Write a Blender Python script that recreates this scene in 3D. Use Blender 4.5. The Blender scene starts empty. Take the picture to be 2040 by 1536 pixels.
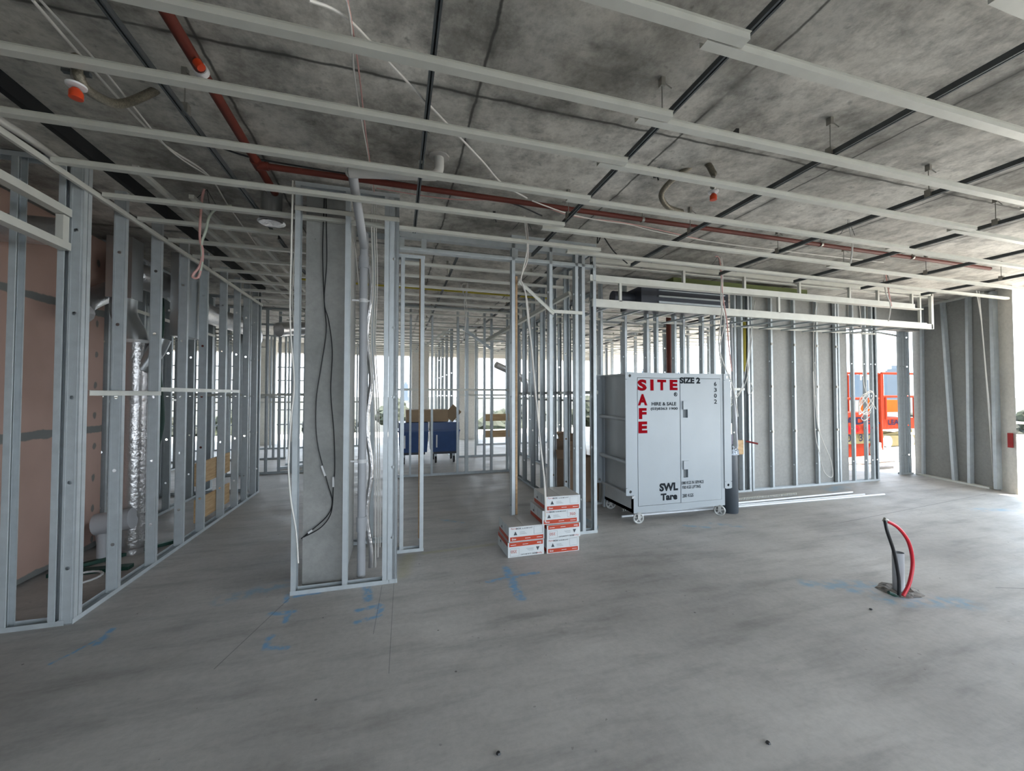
import bpy, math, random
from mathutils import Vector, Matrix, noise
random.seed(7)
R = math.radians
col = bpy.context.scene.collection
sc = bpy.context.scene

# ---------------------------------------------------------------- camera, sky, sun, exposure
FPX, PITCH, YAW, EYE = 800.0, R(1.36), R(16.04), 1.5
cam = bpy.data.cameras.new('camera'); camo = bpy.data.objects.new('camera', cam); col.objects.link(camo)
cam.sensor_width = 36; cam.sensor_fit = 'HORIZONTAL'; cam.lens = 36 * FPX / 2040
cam.clip_start = .05; cam.clip_end = 6000
camo.location = (0, 0, EYE); camo.rotation_euler = (R(90) + PITCH, 0, -YAW)
sc.camera = camo

w = bpy.data.worlds.new('sky'); sc.world = w; w.use_nodes = True
wn = w.node_tree.nodes; wl = w.node_tree.links
bg = wn['Background']
tc = wn.new('ShaderNodeTexCoord'); sp = wn.new('ShaderNodeSeparateXYZ'); rp = wn.new('ShaderNodeValToRGB')
wl.new(tc.outputs['Generated'], sp.inputs[0]); wl.new(sp.outputs['Z'], rp.inputs[0]); wl.new(rp.outputs[0], bg.inputs['Color'])
rp.color_ramp.elements[0].position = 0.0; rp.color_ramp.elements[0].color = (.84, .92, 1, 1)
rp.color_ramp.elements[1].position = 0.9; rp.color_ramp.elements[1].color = (.60, .78, 1, 1)
bg.inputs['Strength'].default_value = 2.6
su = bpy.data.lights.new('sun', 'SUN'); suo = bpy.data.objects.new('sun', su); col.objects.link(suo)
su.energy = 10; su.angle = R(3); su.color = (1, .90, .76)
suo.rotation_euler = (R(10), R(15), 0)
# portals only guide sampling of the sky through the open facades
def portal(loc, rot, sx, sy):
    a = bpy.data.lights.new('sky_portal', 'AREA'); a.shape = 'RECTANGLE'; a.size = sx; a.size_y = sy
    a.cycles.is_portal = True
    o = bpy.data.objects.new('sky_portal', a); col.objects.link(o); o.location = loc; o.rotation_euler = rot
portal((9.6, .1, 1.5), (0, R(90), 0), 3.2, 7.4)
portal((1, -3.6, 1.5), (R(90), 0, 0), 16, 3.2)
portal((2, 14.6, 1.5), (R(-90), 0, 0), 22, 3.2)
vs = sc.view_settings
vs.view_transform = 'Standard'; vs.look = 'None'; vs.gamma = 1; vs.use_curve_mapping = False
vs.exposure = 1.45

def low(p):
    p.z = min(p.z, 3.155); return p
def pt(px, py, Y):
    """point of the plane y=Y seen at a pixel of the photograph"""
    a = (px - 1020) / FPX; b = (768 - py) / FPX
    cy, sy, cp, sn = math.cos(YAW), math.sin(YAW), math.cos(PITCH), math.sin(PITCH)
    d = Vector((sy * cp + a * cy - b * sy * sn, cy * cp - a * sy - b * cy * sn, sn + b * cp))
    t = Y / d.y
    return Vector((d.x * t, Y, EYE + d.z * t))

# ---------------------------------------------------------------- materials
def new_mat(name):
    m = bpy.data.materials.new(name); m.use_nodes = True
    return m, m.node_tree.nodes, m.node_tree.links, m.node_tree.nodes['Principled BSDF']
def plain(name, c, rough=.5, metal=0.0, var=.08, scale=6.0, bump=0.0, bscale=40, emit=None, spec=None):
    m, n, l, b = new_mat(name)
    b.inputs['Roughness'].default_value = rough; b.inputs['Metallic'].default_value = metal
    if spec is not None: b.inputs['Specular IOR Level'].default_value = spec
    t = n.new('ShaderNodeTexCoord'); ns = n.new('ShaderNodeTexNoise'); r = n.new('ShaderNodeValToRGB')
    ns.inputs['Scale'].default_value = scale; ns.inputs['Detail'].default_value = 4
    r.color_ramp.elements[0].position = .3; r.color_ramp.elements[1].position = .7
    r.color_ramp.elements[0].color = tuple(max(0, x * (1 - var)) for x in c) + (1,)
    r.color_ramp.elements[1].color = tuple(min(1, x * (1 + var)) for x in c) + (1,)
    l.new(t.outputs['Object'], ns.inputs['Vector']); l.new(ns.outputs['Fac'], r.inputs[0]); l.new(r.outputs[0], b.inputs['Base Color'])
    if bump:
        n2 = n.new('ShaderNodeTexNoise'); n2.inputs['Scale'].default_value = bscale; n2.inputs['Detail'].default_value = 5
        bp = n.new('ShaderNodeBump'); bp.inputs['Strength'].default_value = bump; bp.inputs['Distance'].default_value = .01
        l.new(t.outputs['Object'], n2.inputs['Vector']); l.new(n2.outputs['Fac'], bp.inputs['Height']); l.new(bp.outputs[0], b.inputs['Normal'])
    return m
class NT:
    """small wrapper for writing math node chains"""
    def __init__(s, n, l): s.n = n; s.l = l
    def put(s, sock, v):
        if isinstance(v, (int, float)): sock.default_value = v
        elif isinstance(v, (tuple, list)): sock.default_value = v
        else: s.l.new(v, sock)
    def m(s, op, a, b=0.0, clamp=False):
        x = s.n.new('ShaderNodeMath'); x.operation = op; x.use_clamp = clamp
        s.put(x.inputs[0], a); s.put(x.inputs[1], b); return x.outputs[0]
    def v(s, op, a, b=None, sc=None, out=0):
        x = s.n.new('ShaderNodeVectorMath'); x.operation = op; s.put(x.inputs[0], a)
        if b is not None: s.put(x.inputs[1], b)
        if sc is not None: s.put(x.inputs['Scale'], sc)
        return x.outputs[out]
    def noise(s, vec, scale, detail=4, rough=.5):
        x = s.n.new('ShaderNodeTexNoise'); s.l.new(vec, x.inputs['Vector']); x.inputs['Scale'].default_value = scale
        x.inputs['Detail'].default_value = detail; x.inputs['Roughness'].default_value = rough; return x.outputs['Fac']
    def ramp(s, f, stops):
        x = s.n.new('ShaderNodeValToRGB'); s.l.new(f, x.inputs[0]); e = x.color_ramp.elements
        while len(e) < len(stops): e.new(.5)
        for i, (p, c) in enumerate(stops): e[i].position = p; e[i].color = (c, c, c, 1) if isinstance(c, (int, float)) else tuple(c) + (1,)
        return x.outputs[0]
    def mix(s, f, a, b, mode='MIX'):
        x = s.n.new('ShaderNodeMix'); x.data_type = 'RGBA'; x.blend_type = mode
        s.put(x.inputs[0], f); s.put(x.inputs[6], a); s.put(x.inputs[7], b); return x.outputs[2]
    def smooth(s, v, a, b, ta=0.0, tb=1.0):
        x = s.n.new('ShaderNodeMapRange'); x.interpolation_type = 'SMOOTHSTEP'; s.put(x.inputs[0], v)
        for i, q in zip((1, 2, 3, 4), (a, b, ta, tb)): x.inputs[i].default_value = q
        return x.outputs[0]
    def mapping(s, vec, scale=(1, 1, 1), rot=(0, 0, 0)):
        x = s.n.new('ShaderNodeMapping'); s.l.new(vec, x.inputs[0]); x.inputs['Scale'].default_value = scale; x.inputs['Rotation'].default_value = rot; return x.outputs[0]

def soffit_mat():
    m, n, l, b = new_mat('slab_soffit'); T = NT(n, l)
    g = n.new('ShaderNodeNewGeometry').outputs['Position']
    warp = T.v('SCALE', n_noise_vec(n, l, g, 6.0), sc=.035)
    p = T.v('ADD', g, warp)
    s = n.new('ShaderNodeSeparateXYZ'); l.new(p, s.inputs[0])
    base = T.ramp(T.noise(g, .9, 6, .6), [(.32, (.24, .228, .205)), (.5, (.52, .50, .455)), (.66, (.74, .715, .66))])
    fine = T.mix(1.0, T.ramp(T.noise(g, 9, 6, .75), [(.25, .50), (.55, 1.0), (.8, 1.15)]), T.ramp(T.noise(g, 2.7, 6, .7), [(.34, .55), (.52, 1.0), (.7, 1.12)]), 'MULTIPLY')
    c = T.mix(1.0, base, fine, 'MULTIPLY')
    spots = T.smooth(T.noise(g, 9.0, 4, .62), .60, .74)
    c = T.mix(T.m('MULTIPLY', spots, .55), c, (.07, .07, .062, 1))
    streak = T.smooth(T.noise(T.mapping(g, (.6, 3.2, 1), (0, 0, .5)), 1.6, 5, .65), .58, .72)
    c = T.mix(T.m('MULTIPLY', streak, .4), c, (.08, .078, .07, 1))
    for ax, per, off, wd in (('X', 1.33, .42, .006), ('Y', 2.44, 2.17, .007)):
        t = T.m('PINGPONG', T.m('SUBTRACT', s.outputs[ax], off), per / 2)
        line = T.smooth(t, wd * .4, wd * 2.0, 1, 0)
        brk = T.smooth(T.noise(g, 2.1, 3), .30, .42)
        c = T.mix(T.m('MULTIPLY', T.m('MULTIPLY', line, brk), .85), c, (.035, .034, .03, 1))
        halo = T.smooth(t, 0, .06, 1, 0)
        c = T.mix(T.m('MULTIPLY', T.m('MULTIPLY', halo, T.smooth(T.noise(g, 4.7, 4), .42, .6)), .6), c, (.07, .068, .06, 1))
    l.new(c, b.inputs['Base Color']); b.inputs['Roughness'].default_value = .75
    bp = n.new('ShaderNodeBump'); bp.inputs['Strength'].default_value = .25; bp.inputs['Distance'].default_value = .02
    l.new(T.noise(g, 14, 5), bp.inputs['Height']); l.new(bp.outputs[0], b.inputs['Normal'])
    return m
def n_noise_vec(n, l, vec, scale):
    x = n.new('ShaderNodeTexNoise'); l.new(vec, x.inputs['Vector']); x.inputs['Scale'].default_value = scale; x.inputs['Detail'].default_value = 4
    y = n.new('ShaderNodeVectorMath'); y.operation = 'SUBTRACT'; l.new(x.outputs['Color'], y.inputs[0]); y.inputs[1].default_value = (.5, .5, .5); return y.outputs[0]

def floor_mat():
    m, n, l, b = new_mat('slab_floor'); T = NT(n, l)
    g = n.new('ShaderNodeNewGeometry').outputs['Position']
    base = T.ramp(T.noise(g, .55, 5, .6), [(.3, (.31, .295, .276)), (.5, (.43, .413, .39)), (.7, (.55, .528, .50))])
    sw = T.ramp(T.noise(T.mapping(g, (.5, 2.4, 1), (0, 0, R(-28))), 2.2, 6, .65), [(.28, .70), (.5, 1.0), (.72, 1.12)])
    c = T.mix(1.0, base, sw, 'MULTIPLY')
    fine = T.ramp(T.noise(g, 26, 5, .7), [(.3, .9), (.6, 1.03)])
    c = T.mix(1.0, c, fine, 'MULTIPLY')
    st = T.smooth(T.noise(g, 1.3, 5, .7), .6, .74)
    c = T.mix(T.m('MULTIPLY', st, .3), c, (.22, .20, .17, 1))
    sx = n.new('ShaderNodeSeparateXYZ'); l.new(g, sx.inputs[0])
    dusty = T.smooth(sx.outputs['Y'], 4.1, 5.2)
    c = T.mix(T.m('MULTIPLY', T.m('MULTIPLY', dusty, T.smooth(T.noise(g, 1.1, 5), .35, .6)), .35), c, (.24, .215, .18, 1))
    # little dark specks and crumbs
    vo = n.new('ShaderNodeTexVoronoi'); vo.inputs['Scale'].default_value = 4.2; l.new(g, vo.inputs['Vector'])
    wv = T.m('LESS_THAN', vo.outputs['Distance'], .028)
    c = T.mix(T.m('MULTIPLY', wv, .75), c, (.05, .045, .04, 1))
    vo2 = n.new('ShaderNodeTexVoronoi'); vo2.inputs['Scale'].default_value = 11; l.new(T.v('ADD', g, T.v('SCALE', n_noise_vec(n, l, g, 30), sc=.03)), vo2.inputs['Vector'])
    c = T.mix(T.m('MULTIPLY', T.m('MULTIPLY', T.m('LESS_THAN', vo2.outputs['Distance'], .07), T.smooth(T.noise(g, 1.7, 2), .48, .6)), .5), c, (.13, .12, .11, 1))
    # spray-paint setting-out marks and chalk lines on the slab
    flat = T.v('MULTIPLY', g, (1, 1, 0))
    wob = T.v('ADD', flat, T.v('SCALE', n_noise_vec(n, l, g, 9), sc=.05))
    def segs(lst, vec):
        acc = None
        for (ax, ay, bx, by, wd) in lst:
            ba = Vector((bx - ax, by - ay, 0)); L2 = ba.length_squared
            pa = T.v('SUBTRACT', vec, (ax, ay, 0))
            h = T.m('DIVIDE', T.v('DOT_PRODUCT', pa, tuple(ba), out=1), L2, True)
            q = T.v('SCALE', tuple(ba), sc=h)
            d = T.v('LENGTH', T.v('SUBTRACT', pa, q), out=1)
            d = T.m('DIVIDE', d, wd)
            acc = d if acc is None else T.m('MINIMUM', acc, d)
        return acc
    blue = [(.92, 3.40, .89, 2.86, .035), (.71, 3.19, 1.15, 3.24, .022),
            (-.21, 3.34, -.19, 3.15, .03), (-.25, 3.02, -.12, 3.06, .025), (-.10, 3.04, -.10, 2.92, .025), (-.25, 2.86, -.12, 2.90, .022),
            (-.72, 3.36, -.55, 3.37, .02), (-.76, 3.30, -.78, 3.40, .02), (-.82, 3.14, -.68, 3.12, .025), (-.70, 3.1, -.70, 3.0, .02),
            (-.74, 2.85, -.74, 2.72, .02), (-.74, 2.72, -.62, 2.70, .02),
            (-1.74, 3.22, -1.72, 3.05, .02), (-1.72, 3.17, -1.84, 2.9, .012)]
    soft = [(3.15, 2.46, 3.45, 2.22, .05), (3.35, 2.4, 3.62, 2.3, .05), (3.62, 2.05, 3.95, 1.92, .07), (3.45, 2.12, 3.5, 2.02, .05),
            (3.2, 3.92, 3.4, 3.8, .03), (3.55, 3.9, 3.8, 3.7, .03), (.55, 4.9, .75, 4.75, .03), (6.6, 4.75, 7.0, 4.85, .08), (7.3, 3.4, 7.7, 3.3, .06), (-1.2, 3.45, -.85, 3.6, .06)]
    db = segs(blue, wob)
    brk = T.smooth(T.noise(g, 22, 5), .3, .58)
    mk_ = T.m('MULTIPLY', T.smooth(db, .35, 1.5, 1, 0), brk)
    c = T.mix(T.m('MULTIPLY', mk_, .72), c, (.09, .33, .60, 1))
    ds = segs(soft, wob)
    mk2 = T.m('MULTIPLY', T.smooth(ds, .2, 2.0, 1, 0), T.smooth(T.noise(g, 12, 5), .38, .62))
    c = T.mix(T.m('MULTIPLY', mk2, .6), c, (.17, .36, .52, 1))
    dy = segs([(.05, 3.5, .12, 3.9, .06), (.26, 3.93, .95, 3.97, .03)], wob)
    c = T.mix(T.m('MULTIPLY', T.smooth(dy, .2, 1.8, 1, 0), .35), c, (.36, .33, .12, 1))
    dl = segs([(-.01, 3.4, -.03, 2.3, .0022), (-.10, 3.36, -.13, 2.7, .0022), (-.75, 3.34, -.95, 2.6, .0035), (4.5, 2.0, 7.5, .9, .006), (5.0, 3.5, 8.6, 3.9, .006)], flat)
    c = T.mix(T.m('MULTIPLY', T.smooth(dl, .4, 1.4, 1, 0), .6), c, (.10, .10, .10, 1))
    l.new(c, b.inputs['Base Color'])
    l.new(T.ramp(T.noise(g, 3, 4), [(.3, .48), (.7, .7)]), b.inputs['Roughness'])
    bp = n.new('ShaderNodeBump'); bp.inputs['Strength'].default_value = .12; bp.inputs['Distance'].default_value = .01
    l.new(T.noise(g, 18, 5), bp.inputs['Height']); l.new(bp.outputs[0], b.inputs['Normal'])
    return m
def concrete_mat(name, c0, c1, scale=1.4, holes=False):
    m, n, l, b = new_mat(name); T = NT(n, l)
    g = n.new('ShaderNodeNewGeometry').outputs['Position']
    base = T.ramp(T.noise(g, scale, 6, .6), [(.3, c0), (.7, c1)])
    fine = T.ramp(T.noise(g, 20, 5, .7), [(.3, .88), (.6, 1.03)])
    c = T.mix(1.0, base, fine, 'MULTIPLY')
    vo = n.new('ShaderNodeTexVoronoi'); vo.inputs['Scale'].default_value = 6; l.new(g, vo.inputs['Vector'])
    c = T.mix(T.m('MULTIPLY', T.m('LESS_THAN', vo.outputs['Distance'], .04), .6), c, (.08, .08, .075, 1))
    l.new(c, b.inputs['Base Color']); b.inputs['Roughness'].default_value = .7
    bp = n.new('ShaderNodeBump'); bp.inputs['Strength'].default_value = .15; bp.inputs['Distance'].default_value = .01
    l.new(T.noise(g, 25, 5), bp.inputs['Height']); l.new(bp.outputs[0], b.inputs['Normal'])
    return m
def pink_mat():
    m, n, l, b = new_mat('fire_plasterboard'); T = NT(n, l)
    g = n.new('ShaderNodeNewGeometry').outputs['Position']
    s = n.new('ShaderNodeSeparateXYZ'); l.new(T.v('ADD', g, T.v('SCALE', n_noise_vec(n, l, g, 7), sc=.05)), s.inputs[0])
    c = T.ramp(T.noise(g, 2, 4), [(.3, (.40, .27, .225)), (.7, (.47, .32, .27))])
    t = T.m('PINGPONG', T.m('SUBTRACT', s.outputs['Z'], 1.17), .57)
    c = T.mix(T.smooth(t, .028, .04, 1, 0), c, (.17, .175, .17, 1))
    a = T.m('PINGPONG', T.m('SUBTRACT', s.outputs['Z'], .1), .15); bb = T.m('PINGPONG', T.m('SUBTRACT', s.outputs['Y'], 4.0), .225)
    d = T.m('SQRT', T.m('ADD', T.m('MULTIPLY', a, T.m('MULTIPLY', a, .35)), T.m('MULTIPLY', bb, bb)))
    c = T.mix(T.smooth(d, .016, .026, 1, 0), c, (.19, .18, .17, 1))
    l.new(c, b.inputs['Base Color']); b.inputs['Roughness'].default_value = .8
    return m
def foil_mat(name='duct_foil', base=(.62, .61, .61), bump=.3, scale=28, rough=.28):
    m, n, l, b = new_mat(name); T = NT(n, l)
    g = n.new('ShaderNodeTexCoord').outputs['Object']
    b.inputs['Base Color'].default_value = base + (1,); b.inputs['Metallic'].default_value = .92; b.inputs['Roughness'].default_value = rough
    bp = n.new('ShaderNodeBump'); bp.inputs['Strength'].default_value = bump; bp.inputs['Distance'].default_value = .02
    l.new(T.noise(g, scale, 4), bp.inputs['Height']); l.new(bp.outputs[0], b.inputs['Normal'])
    return m
def wood_mat(name, c0, c1):
    m, n, l, b = new_mat(name); T = NT(n, l)
    g = n.new('ShaderNodeTexCoord').outputs['Object']
    c = T.ramp(T.noise(T.mapping(g, (2, 2, 18)), 3, 5), [(.3, c0), (.7, c1)])
    l.new(c, b.inputs['Base Color']); b.inputs['Roughness'].default_value = .7
    return m
STEEL = plain('galvanised_steel', (.47, .51, .53), .45, .25, .07, 14, .04, 60)
STEEL2 = plain('galvanised_batten', (.60, .60, .55), .45, .15, .05, 9, .03, 60)
RAILM = plain('dark_rail_steel', (.095, .105, .11), .5, .4, .15, 8)  # one dark tone for the rails, darker than the battens
RODM = plain('zinc_rod', (.34, .33, .30), .45, .8)
SOFFIT = soffit_mat(); FLOOR = floor_mat()
PRECAST = concrete_mat('precast_panel', (.25, .25, .24), (.32, .32, .305), 1.0)
COLC = concrete_mat('column_concrete', (.25, .255, .245), (.35, .35, .335), 1.8)
WARMC = concrete_mat('facade_concrete', (.60, .57, .51), (.70, .67, .61), 1.2)
PINK = pink_mat(); FOIL = foil_mat(); DUCTSTEEL = foil_mat('duct_sheet_steel', (.55, .57, .58), .06, 8, .3)
PVC = plain('grey_pvc', (.42, .43, .45), .4, 0, .04)
PVCW = plain('white_pvc', (.62, .61, .58), .4, 0, .04)
CONDUIT = plain('white_conduit', (.80, .83, .86), .35, 0, .03)
REDPIPE = plain('red_painted_pipe', (.12, .018, .009), .6, 0, .12, 5)
WHITECAB = plain('white_cable', (.68, .66, .62), .5, 0, .05)
PINKCAB = plain('pink_cable', (.66, .36, .33), .5, 0, .05)
BLACKCAB = plain('black_cable', (.015, .015, .017), .45, 0, .1)
YELCAB = plain('yellow_gas_pipe', (.52, .42, .04), .5)
REDPL = plain('red_plastic', (.30, .02, .02), .45)
ORPL = plain('orange_cap', (.55, .05, .01), .45)
WHPL = plain('white_plastic', (.7, .7, .7), .4)
BRAID = plain('braided_hose', (.20, .18, .14), .45, .5, .3, 120, .3, 200)
BOXP = plain('site_box_paint', (.36, .40, .43), .42, 0, .03, 3, .05, 30)
BOXSIDELIT = plain('site_box_side_lit', (.50, .52, .53), .5, .1, .08, 3)  # front's paint, lightened to stand in for light reaching the side
SLOTM = plain('dark_recess', (.06, .065, .07), .6)
GAPM = plain('dark_door_gap', (.05, .055, .06), .6)
REDLET = plain('red_stencil_paint', (.26, .004, .010), .9, spec=.05)
BLKLET = plain('grey_stencil_paint', (.022, .027, .032), .9, spec=.05)
CASTM = plain('castor_metal', (.50, .51, .50), .5, .3, .2, 20)
RUBBER = plain('castor_tyre', (.26, .255, .25), .6)
CARTW = plain('carton_white', (.62, .65, .66), .6, 0, .03, 5)
CARTT = plain('carton_top', (.43, .41, .385), .7, 0, .05, 5)
CARTR = plain('carton_red_band', (.45, .045, .012), .5)
KRAFT = plain('kraft_cardboard', (.36, .255, .16), .75, 0, .08, 4)
KRAFTD = plain('kraft_bag', (.30, .20, .13), .8, 0, .1, 4)
BOTTLE = plain('cylinder_grey_blue', (.040, .052, .066), .45)
PURPLE = plain('dark_purple_cap', (.03, .02, .07), .4)
BLUEBIN = plain('blue_bin_plastic', (.03, .075, .21), .4)
PLY = wood_mat('plywood', (.42, .27, .13), (.58, .40, .22)); TIMB = wood_mat('timber_stud', (.36, .22, .11), (.48, .32, .18))
GREEN = plain('green_plastic', (.008, .05, .035), .5)
LIFTRED = plain('lift_orange_red', (.17, .017, .005), .8, spec=.1)
LIFTOR = plain('lift_orange', (.26, .055, .005), .8, spec=.1)
LIFTCR = plain('lift_cream', (.12, .10, .05), .8, spec=.1)
LIFTBL = plain('lift_blue_print', (.004, .004, .02), .8, spec=.1)
DARK = plain('dark_grey_box', (.03, .035, .05), .5)
ROOFR = plain('terracotta_roof', (.06, .015, .010), .8); HOUSEW = plain('house_render', (.12, .11, .09), .8)
ROOFG = plain('grey_roof', (.08, .08, .085), .8)
LEAF = plain('foliage', (.014, .018, .006), .8, 0, .5, 1.2, .8, 3); LEAFD = plain('foliage_dark', (.008, .010, .005), .8, 0, .5, .8, .8, 3)
BUSH = plain('foliage_bright', (.012, .025, .005), .8, 0, .5, 2.5, .8, 6)
TRUNK = plain('bark', (.08, .06, .045), .9)
TOWER = plain('hazed_tower_glass', (.11, .14, .17), .6, 0, .1, .02); TOWER2 = plain('hazed_tower_concrete', (.13, .15, .17), .6, 0, .1, .02)  # distance haze is put into these pale blue base colours
GROUND = plain('distant_ground', (.03, .03, .02), .9, 0, .4, .03)
TERR = concrete_mat('terrace_concrete', (.62, .58, .52), (.72, .68, .62), .6)
STEPSHADE = plain('slab_step_shade', (.008, .009, .01), .8)  # slab step face in shadow: its shade is painted as near-black
ROPEY = plain('insulation_yellow', (.14, .17, .06), .8)

# ---------------------------------------------------------------- mesh helpers
class MB:
    def __init__(s): s.v = []; s.f = []; s.sm = False
    def add(s, vs_, fs):
        k = len(s.v); s.v += [tuple(v) for v in vs_]; s.f += [tuple(i + k for i in f) for f in fs]; return s
    def box(s, a, b):
        (x0, y0, z0), (x1, y1, z1) = a, b
        return s.add([(x0, y0, z0), (x1, y0, z0), (x1, y1, z0), (x0, y1, z0), (x0, y0, z1), (x1, y0, z1), (x1, y1, z1), (x0, y1, z1)],
                     [(0, 3, 2, 1), (4, 5, 6, 7), (0, 1, 5, 4), (1, 2, 6, 5), (2, 3, 7, 6), (3, 0, 4, 7)])
    def obox(s, p, q, wd, ht, up=(0, 0, 1)):
        """bar of section wd x ht from p to q, centred"""
        p = Vector(p); q = Vector(q); d = (q - p).normalized(); u = Vector(up)
        if abs(d.dot(u)) > .95: u = Vector((1, 0, 0))
        r = d.cross(u).normalized(); u = r.cross(d)
        vs_ = [c + r * (i * wd / 2) + u * (j * ht / 2) for c in (p, q) for i, j in ((-1, -1), (1, -1), (1, 1), (-1, 1))]
        return s.add(vs_, [(0, 1, 2, 3), (7, 6, 5, 4), (0, 4, 5, 1), (1, 5, 6, 2), (2, 6, 7, 3), (3, 7, 4, 0)])
    def prism(s, prof, L, axis='x', off=0.0):
        """closed 2D profile extruded along an axis; profile coords (a, b) -> (y, z) for x, (x, z) for y, (x, y) for z"""
        n = len(prof)
        def P(t, a, b): return {'x': (t, a, b), 'y': (a, t, b), 'z': (a, b, t)}[axis]
        vs_ = [P(off, a, b) for a, b in prof] + [P(off + L, a, b) for a, b in prof]
        fs = [(i, (i + 1) % n, n + (i + 1) % n, n + i) for i in range(n)] + [tuple(range(n))[::-1], tuple(range(n, 2 * n))]
        return s.add(vs_, fs)
    def tube(s, pts, r, n=8, closed_ends=True, radii=None):
        pts = [Vector(p) for p in pts]; m = len(pts); k = len(s.v); prev = None
        for i, p in enumerate(pts):
            d = (pts[min(i + 1, m - 1)] - pts[max(i - 1, 0)])
            if d.length < 1e-9: d = Vector((0, 0, 1))
            d.normalize()
            if prev is None:
                u = Vector((0, 0, 1)) if abs(d.z) < .9 else Vector((1, 0, 0))
                a = d.cross(u).normalized()
            else:
                a = prev - d * prev.dot(d)
                a = a.normalized() if a.length > 1e-6 else d.orthogonal().normalized()
            prev = a; b = d.cross(a); rr = radii[i] if radii else r
            for j in range(n):
                t = 2 * math.pi * j / n; s.v.append(tuple(p + a * (rr * math.cos(t)) + b * (rr * math.sin(t))))
        for i in range(m - 1):
            for j in range(n):
                s.f.append((k + i * n + j, k + i * n + (j + 1) % n, k + (i + 1) * n + (j + 1) % n, k + (i + 1) * n + j))
        if closed_ends:
            s.f.append(tuple(range(k + n - 1, k - 1, -1))); s.f.append(tuple(range(k + (m - 1) * n, k + m * n)))
        s.sm = True
        return s
    def lathe(s, prof, c=(0, 0, 0), n=24):
        """profile of (radius, z) turned about the vertical through c"""
        return s.tube([(c[0], c[1], c[2] + z + i * 1e-5) for i, (r, z) in enumerate(prof)], 1, n, True, [r for r, z in prof])
    def build(s, name, m, parent=None, loc=None, rot=None, smooth=None):
        me = bpy.data.meshes.new(name); me.from_pydata(s.v, [], s.f); me.update(); me.materials.append(m)
        if s.sm if smooth is None else smooth:
            for p in me.polygons: p.use_smooth = True
            try: me.set_sharp_from_angle(angle=R(40))
            except Exception: pass
        return link(name, me, parent, loc, rot)
def link(name, me, parent=None, loc=None, rot=None):
    o = bpy.data.objects.new(name, me); col.objects.link(o)
    if parent: o.parent = parent
    if loc is not None: o.location = loc
    if rot is not None: o.rotation_euler = rot
    return o
def thing(name, label, cat, loc=(0, 0, 0), rz=0.0, group=None):
    o = bpy.data.objects.new(name, None); col.objects.link(o); o.empty_display_size = .1
    o.location = loc; o.rotation_euler = (0, 0, rz)
    return tag(o, label, cat, group)
def tag(o, label, cat, group=None, kind=None):
    o['label'] = label; o['category'] = cat
    if group: o['group'] = group
    if kind: o['kind'] = kind
    return o
def struct(name, mb, m, label=None):
    o = mb.build(name, m); o['kind'] = 'structure'
    if label: o['label'] = label
    return o
def smooth_pts(pts, k=6):
    P = [Vector(p) for p in pts]
    if len(P) < 3: return P
    out = []
    for i in range(len(P) - 1):
        a, b, c, d = P[max(i - 1, 0)], P[i], P[i + 1], P[min(i + 2, len(P) - 1)]
        for j in range(k):
            t = j / k
            out.append(.5 * ((2 * b) + (c - a) * t + (2 * a - 5 * b + 4 * c - d) * t * t + (3 * b - a - 3 * c + d) * t ** 3))
    out.append(P[-1]); return out
def thick(pl, t):
    """open 2D polyline -> closed profile of thickness t"""
    n = len(pl); L = []; Rr = []
    for i, (x, y) in enumerate(pl):
        dx = pl[min(i + 1, n - 1)][0] - pl[max(i - 1, 0)][0]; dy = pl[min(i + 1, n - 1)][1] - pl[max(i - 1, 0)][1]
        d1 = Vector((pl[i][0] - pl[i - 1][0], pl[i][1] - pl[i - 1][1])).normalized() if i > 0 else None
        d2 = Vector((pl[i + 1][0] - pl[i][0], pl[i + 1][1] - pl[i][1])).normalized() if i < n - 1 else None
        if d1 is None: nrm = Vector((-d2.y, d2.x)); k = 1
        elif d2 is None: nrm = Vector((-d1.y, d1.x)); k = 1
        else:
            nrm = (Vector((-d1.y, d1.x)) + Vector((-d2.y, d2.x))).normalized(); k = 1 / max(.4, nrm.dot(Vector((-d1.y, d1.x))))
        L.append((x, y)); Rr.append((x + nrm.x * t * k, y + nrm.y * t * k))
    return L + Rr[::-1]
def text_mesh(s_, bold=0.0):
    cu = bpy.data.curves.new('txt', 'FONT'); cu.body = s_; cu.size = 1; cu.offset = bold; cu.resolution_u = 3
    o = bpy.data.objects.new('txt', cu); col.objects.link(o)
    bpy.context.view_layer.update()
    me = bpy.data.meshes.new_from_object(o.evaluated_get(bpy.context.evaluated_depsgraph_get()))
    vs_ = [v.co.copy() for v in me.vertices]; fs = [tuple(p.vertices) for p in me.polygons]
    bpy.data.objects.remove(o); bpy.data.curves.remove(cu); bpy.data.meshes.remove(me)
    return vs_, fs
_tc = {}
def put_text(mb, s_, x0, x1, z0, z1, y=0.0, bold=0.0, flip=False, keep=False, side=None):
    """flat lettering facing -y fitted to a box; side='x' puts it on a face looking to -x"""
    key = (s_, bold)
    if key not in _tc: _tc[key] = text_mesh(s_, bold)
    vs_, fs = _tc[key]
    if not vs_: return
    a0 = min(v.x for v in vs_); a1 = max(v.x for v in vs_); b0 = min(v.y for v in vs_); b1 = max(v.y for v in vs_)
    out = []
    for v in vs_:
        u = (v.x - a0) / (a1 - a0); t = (v.y - b0) / max(1e-6, b1 - b0)
        if flip: u = 1 - u; t = 1 - t
        if side == 'x': out.append((y, x1 - u * (x1 - x0), z0 + t * (z1 - z0)))
        else: out.append((x0 + u * (x1 - x0), y, z0 + t * (z1 - z0)))
    mb.add(out, fs)

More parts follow.
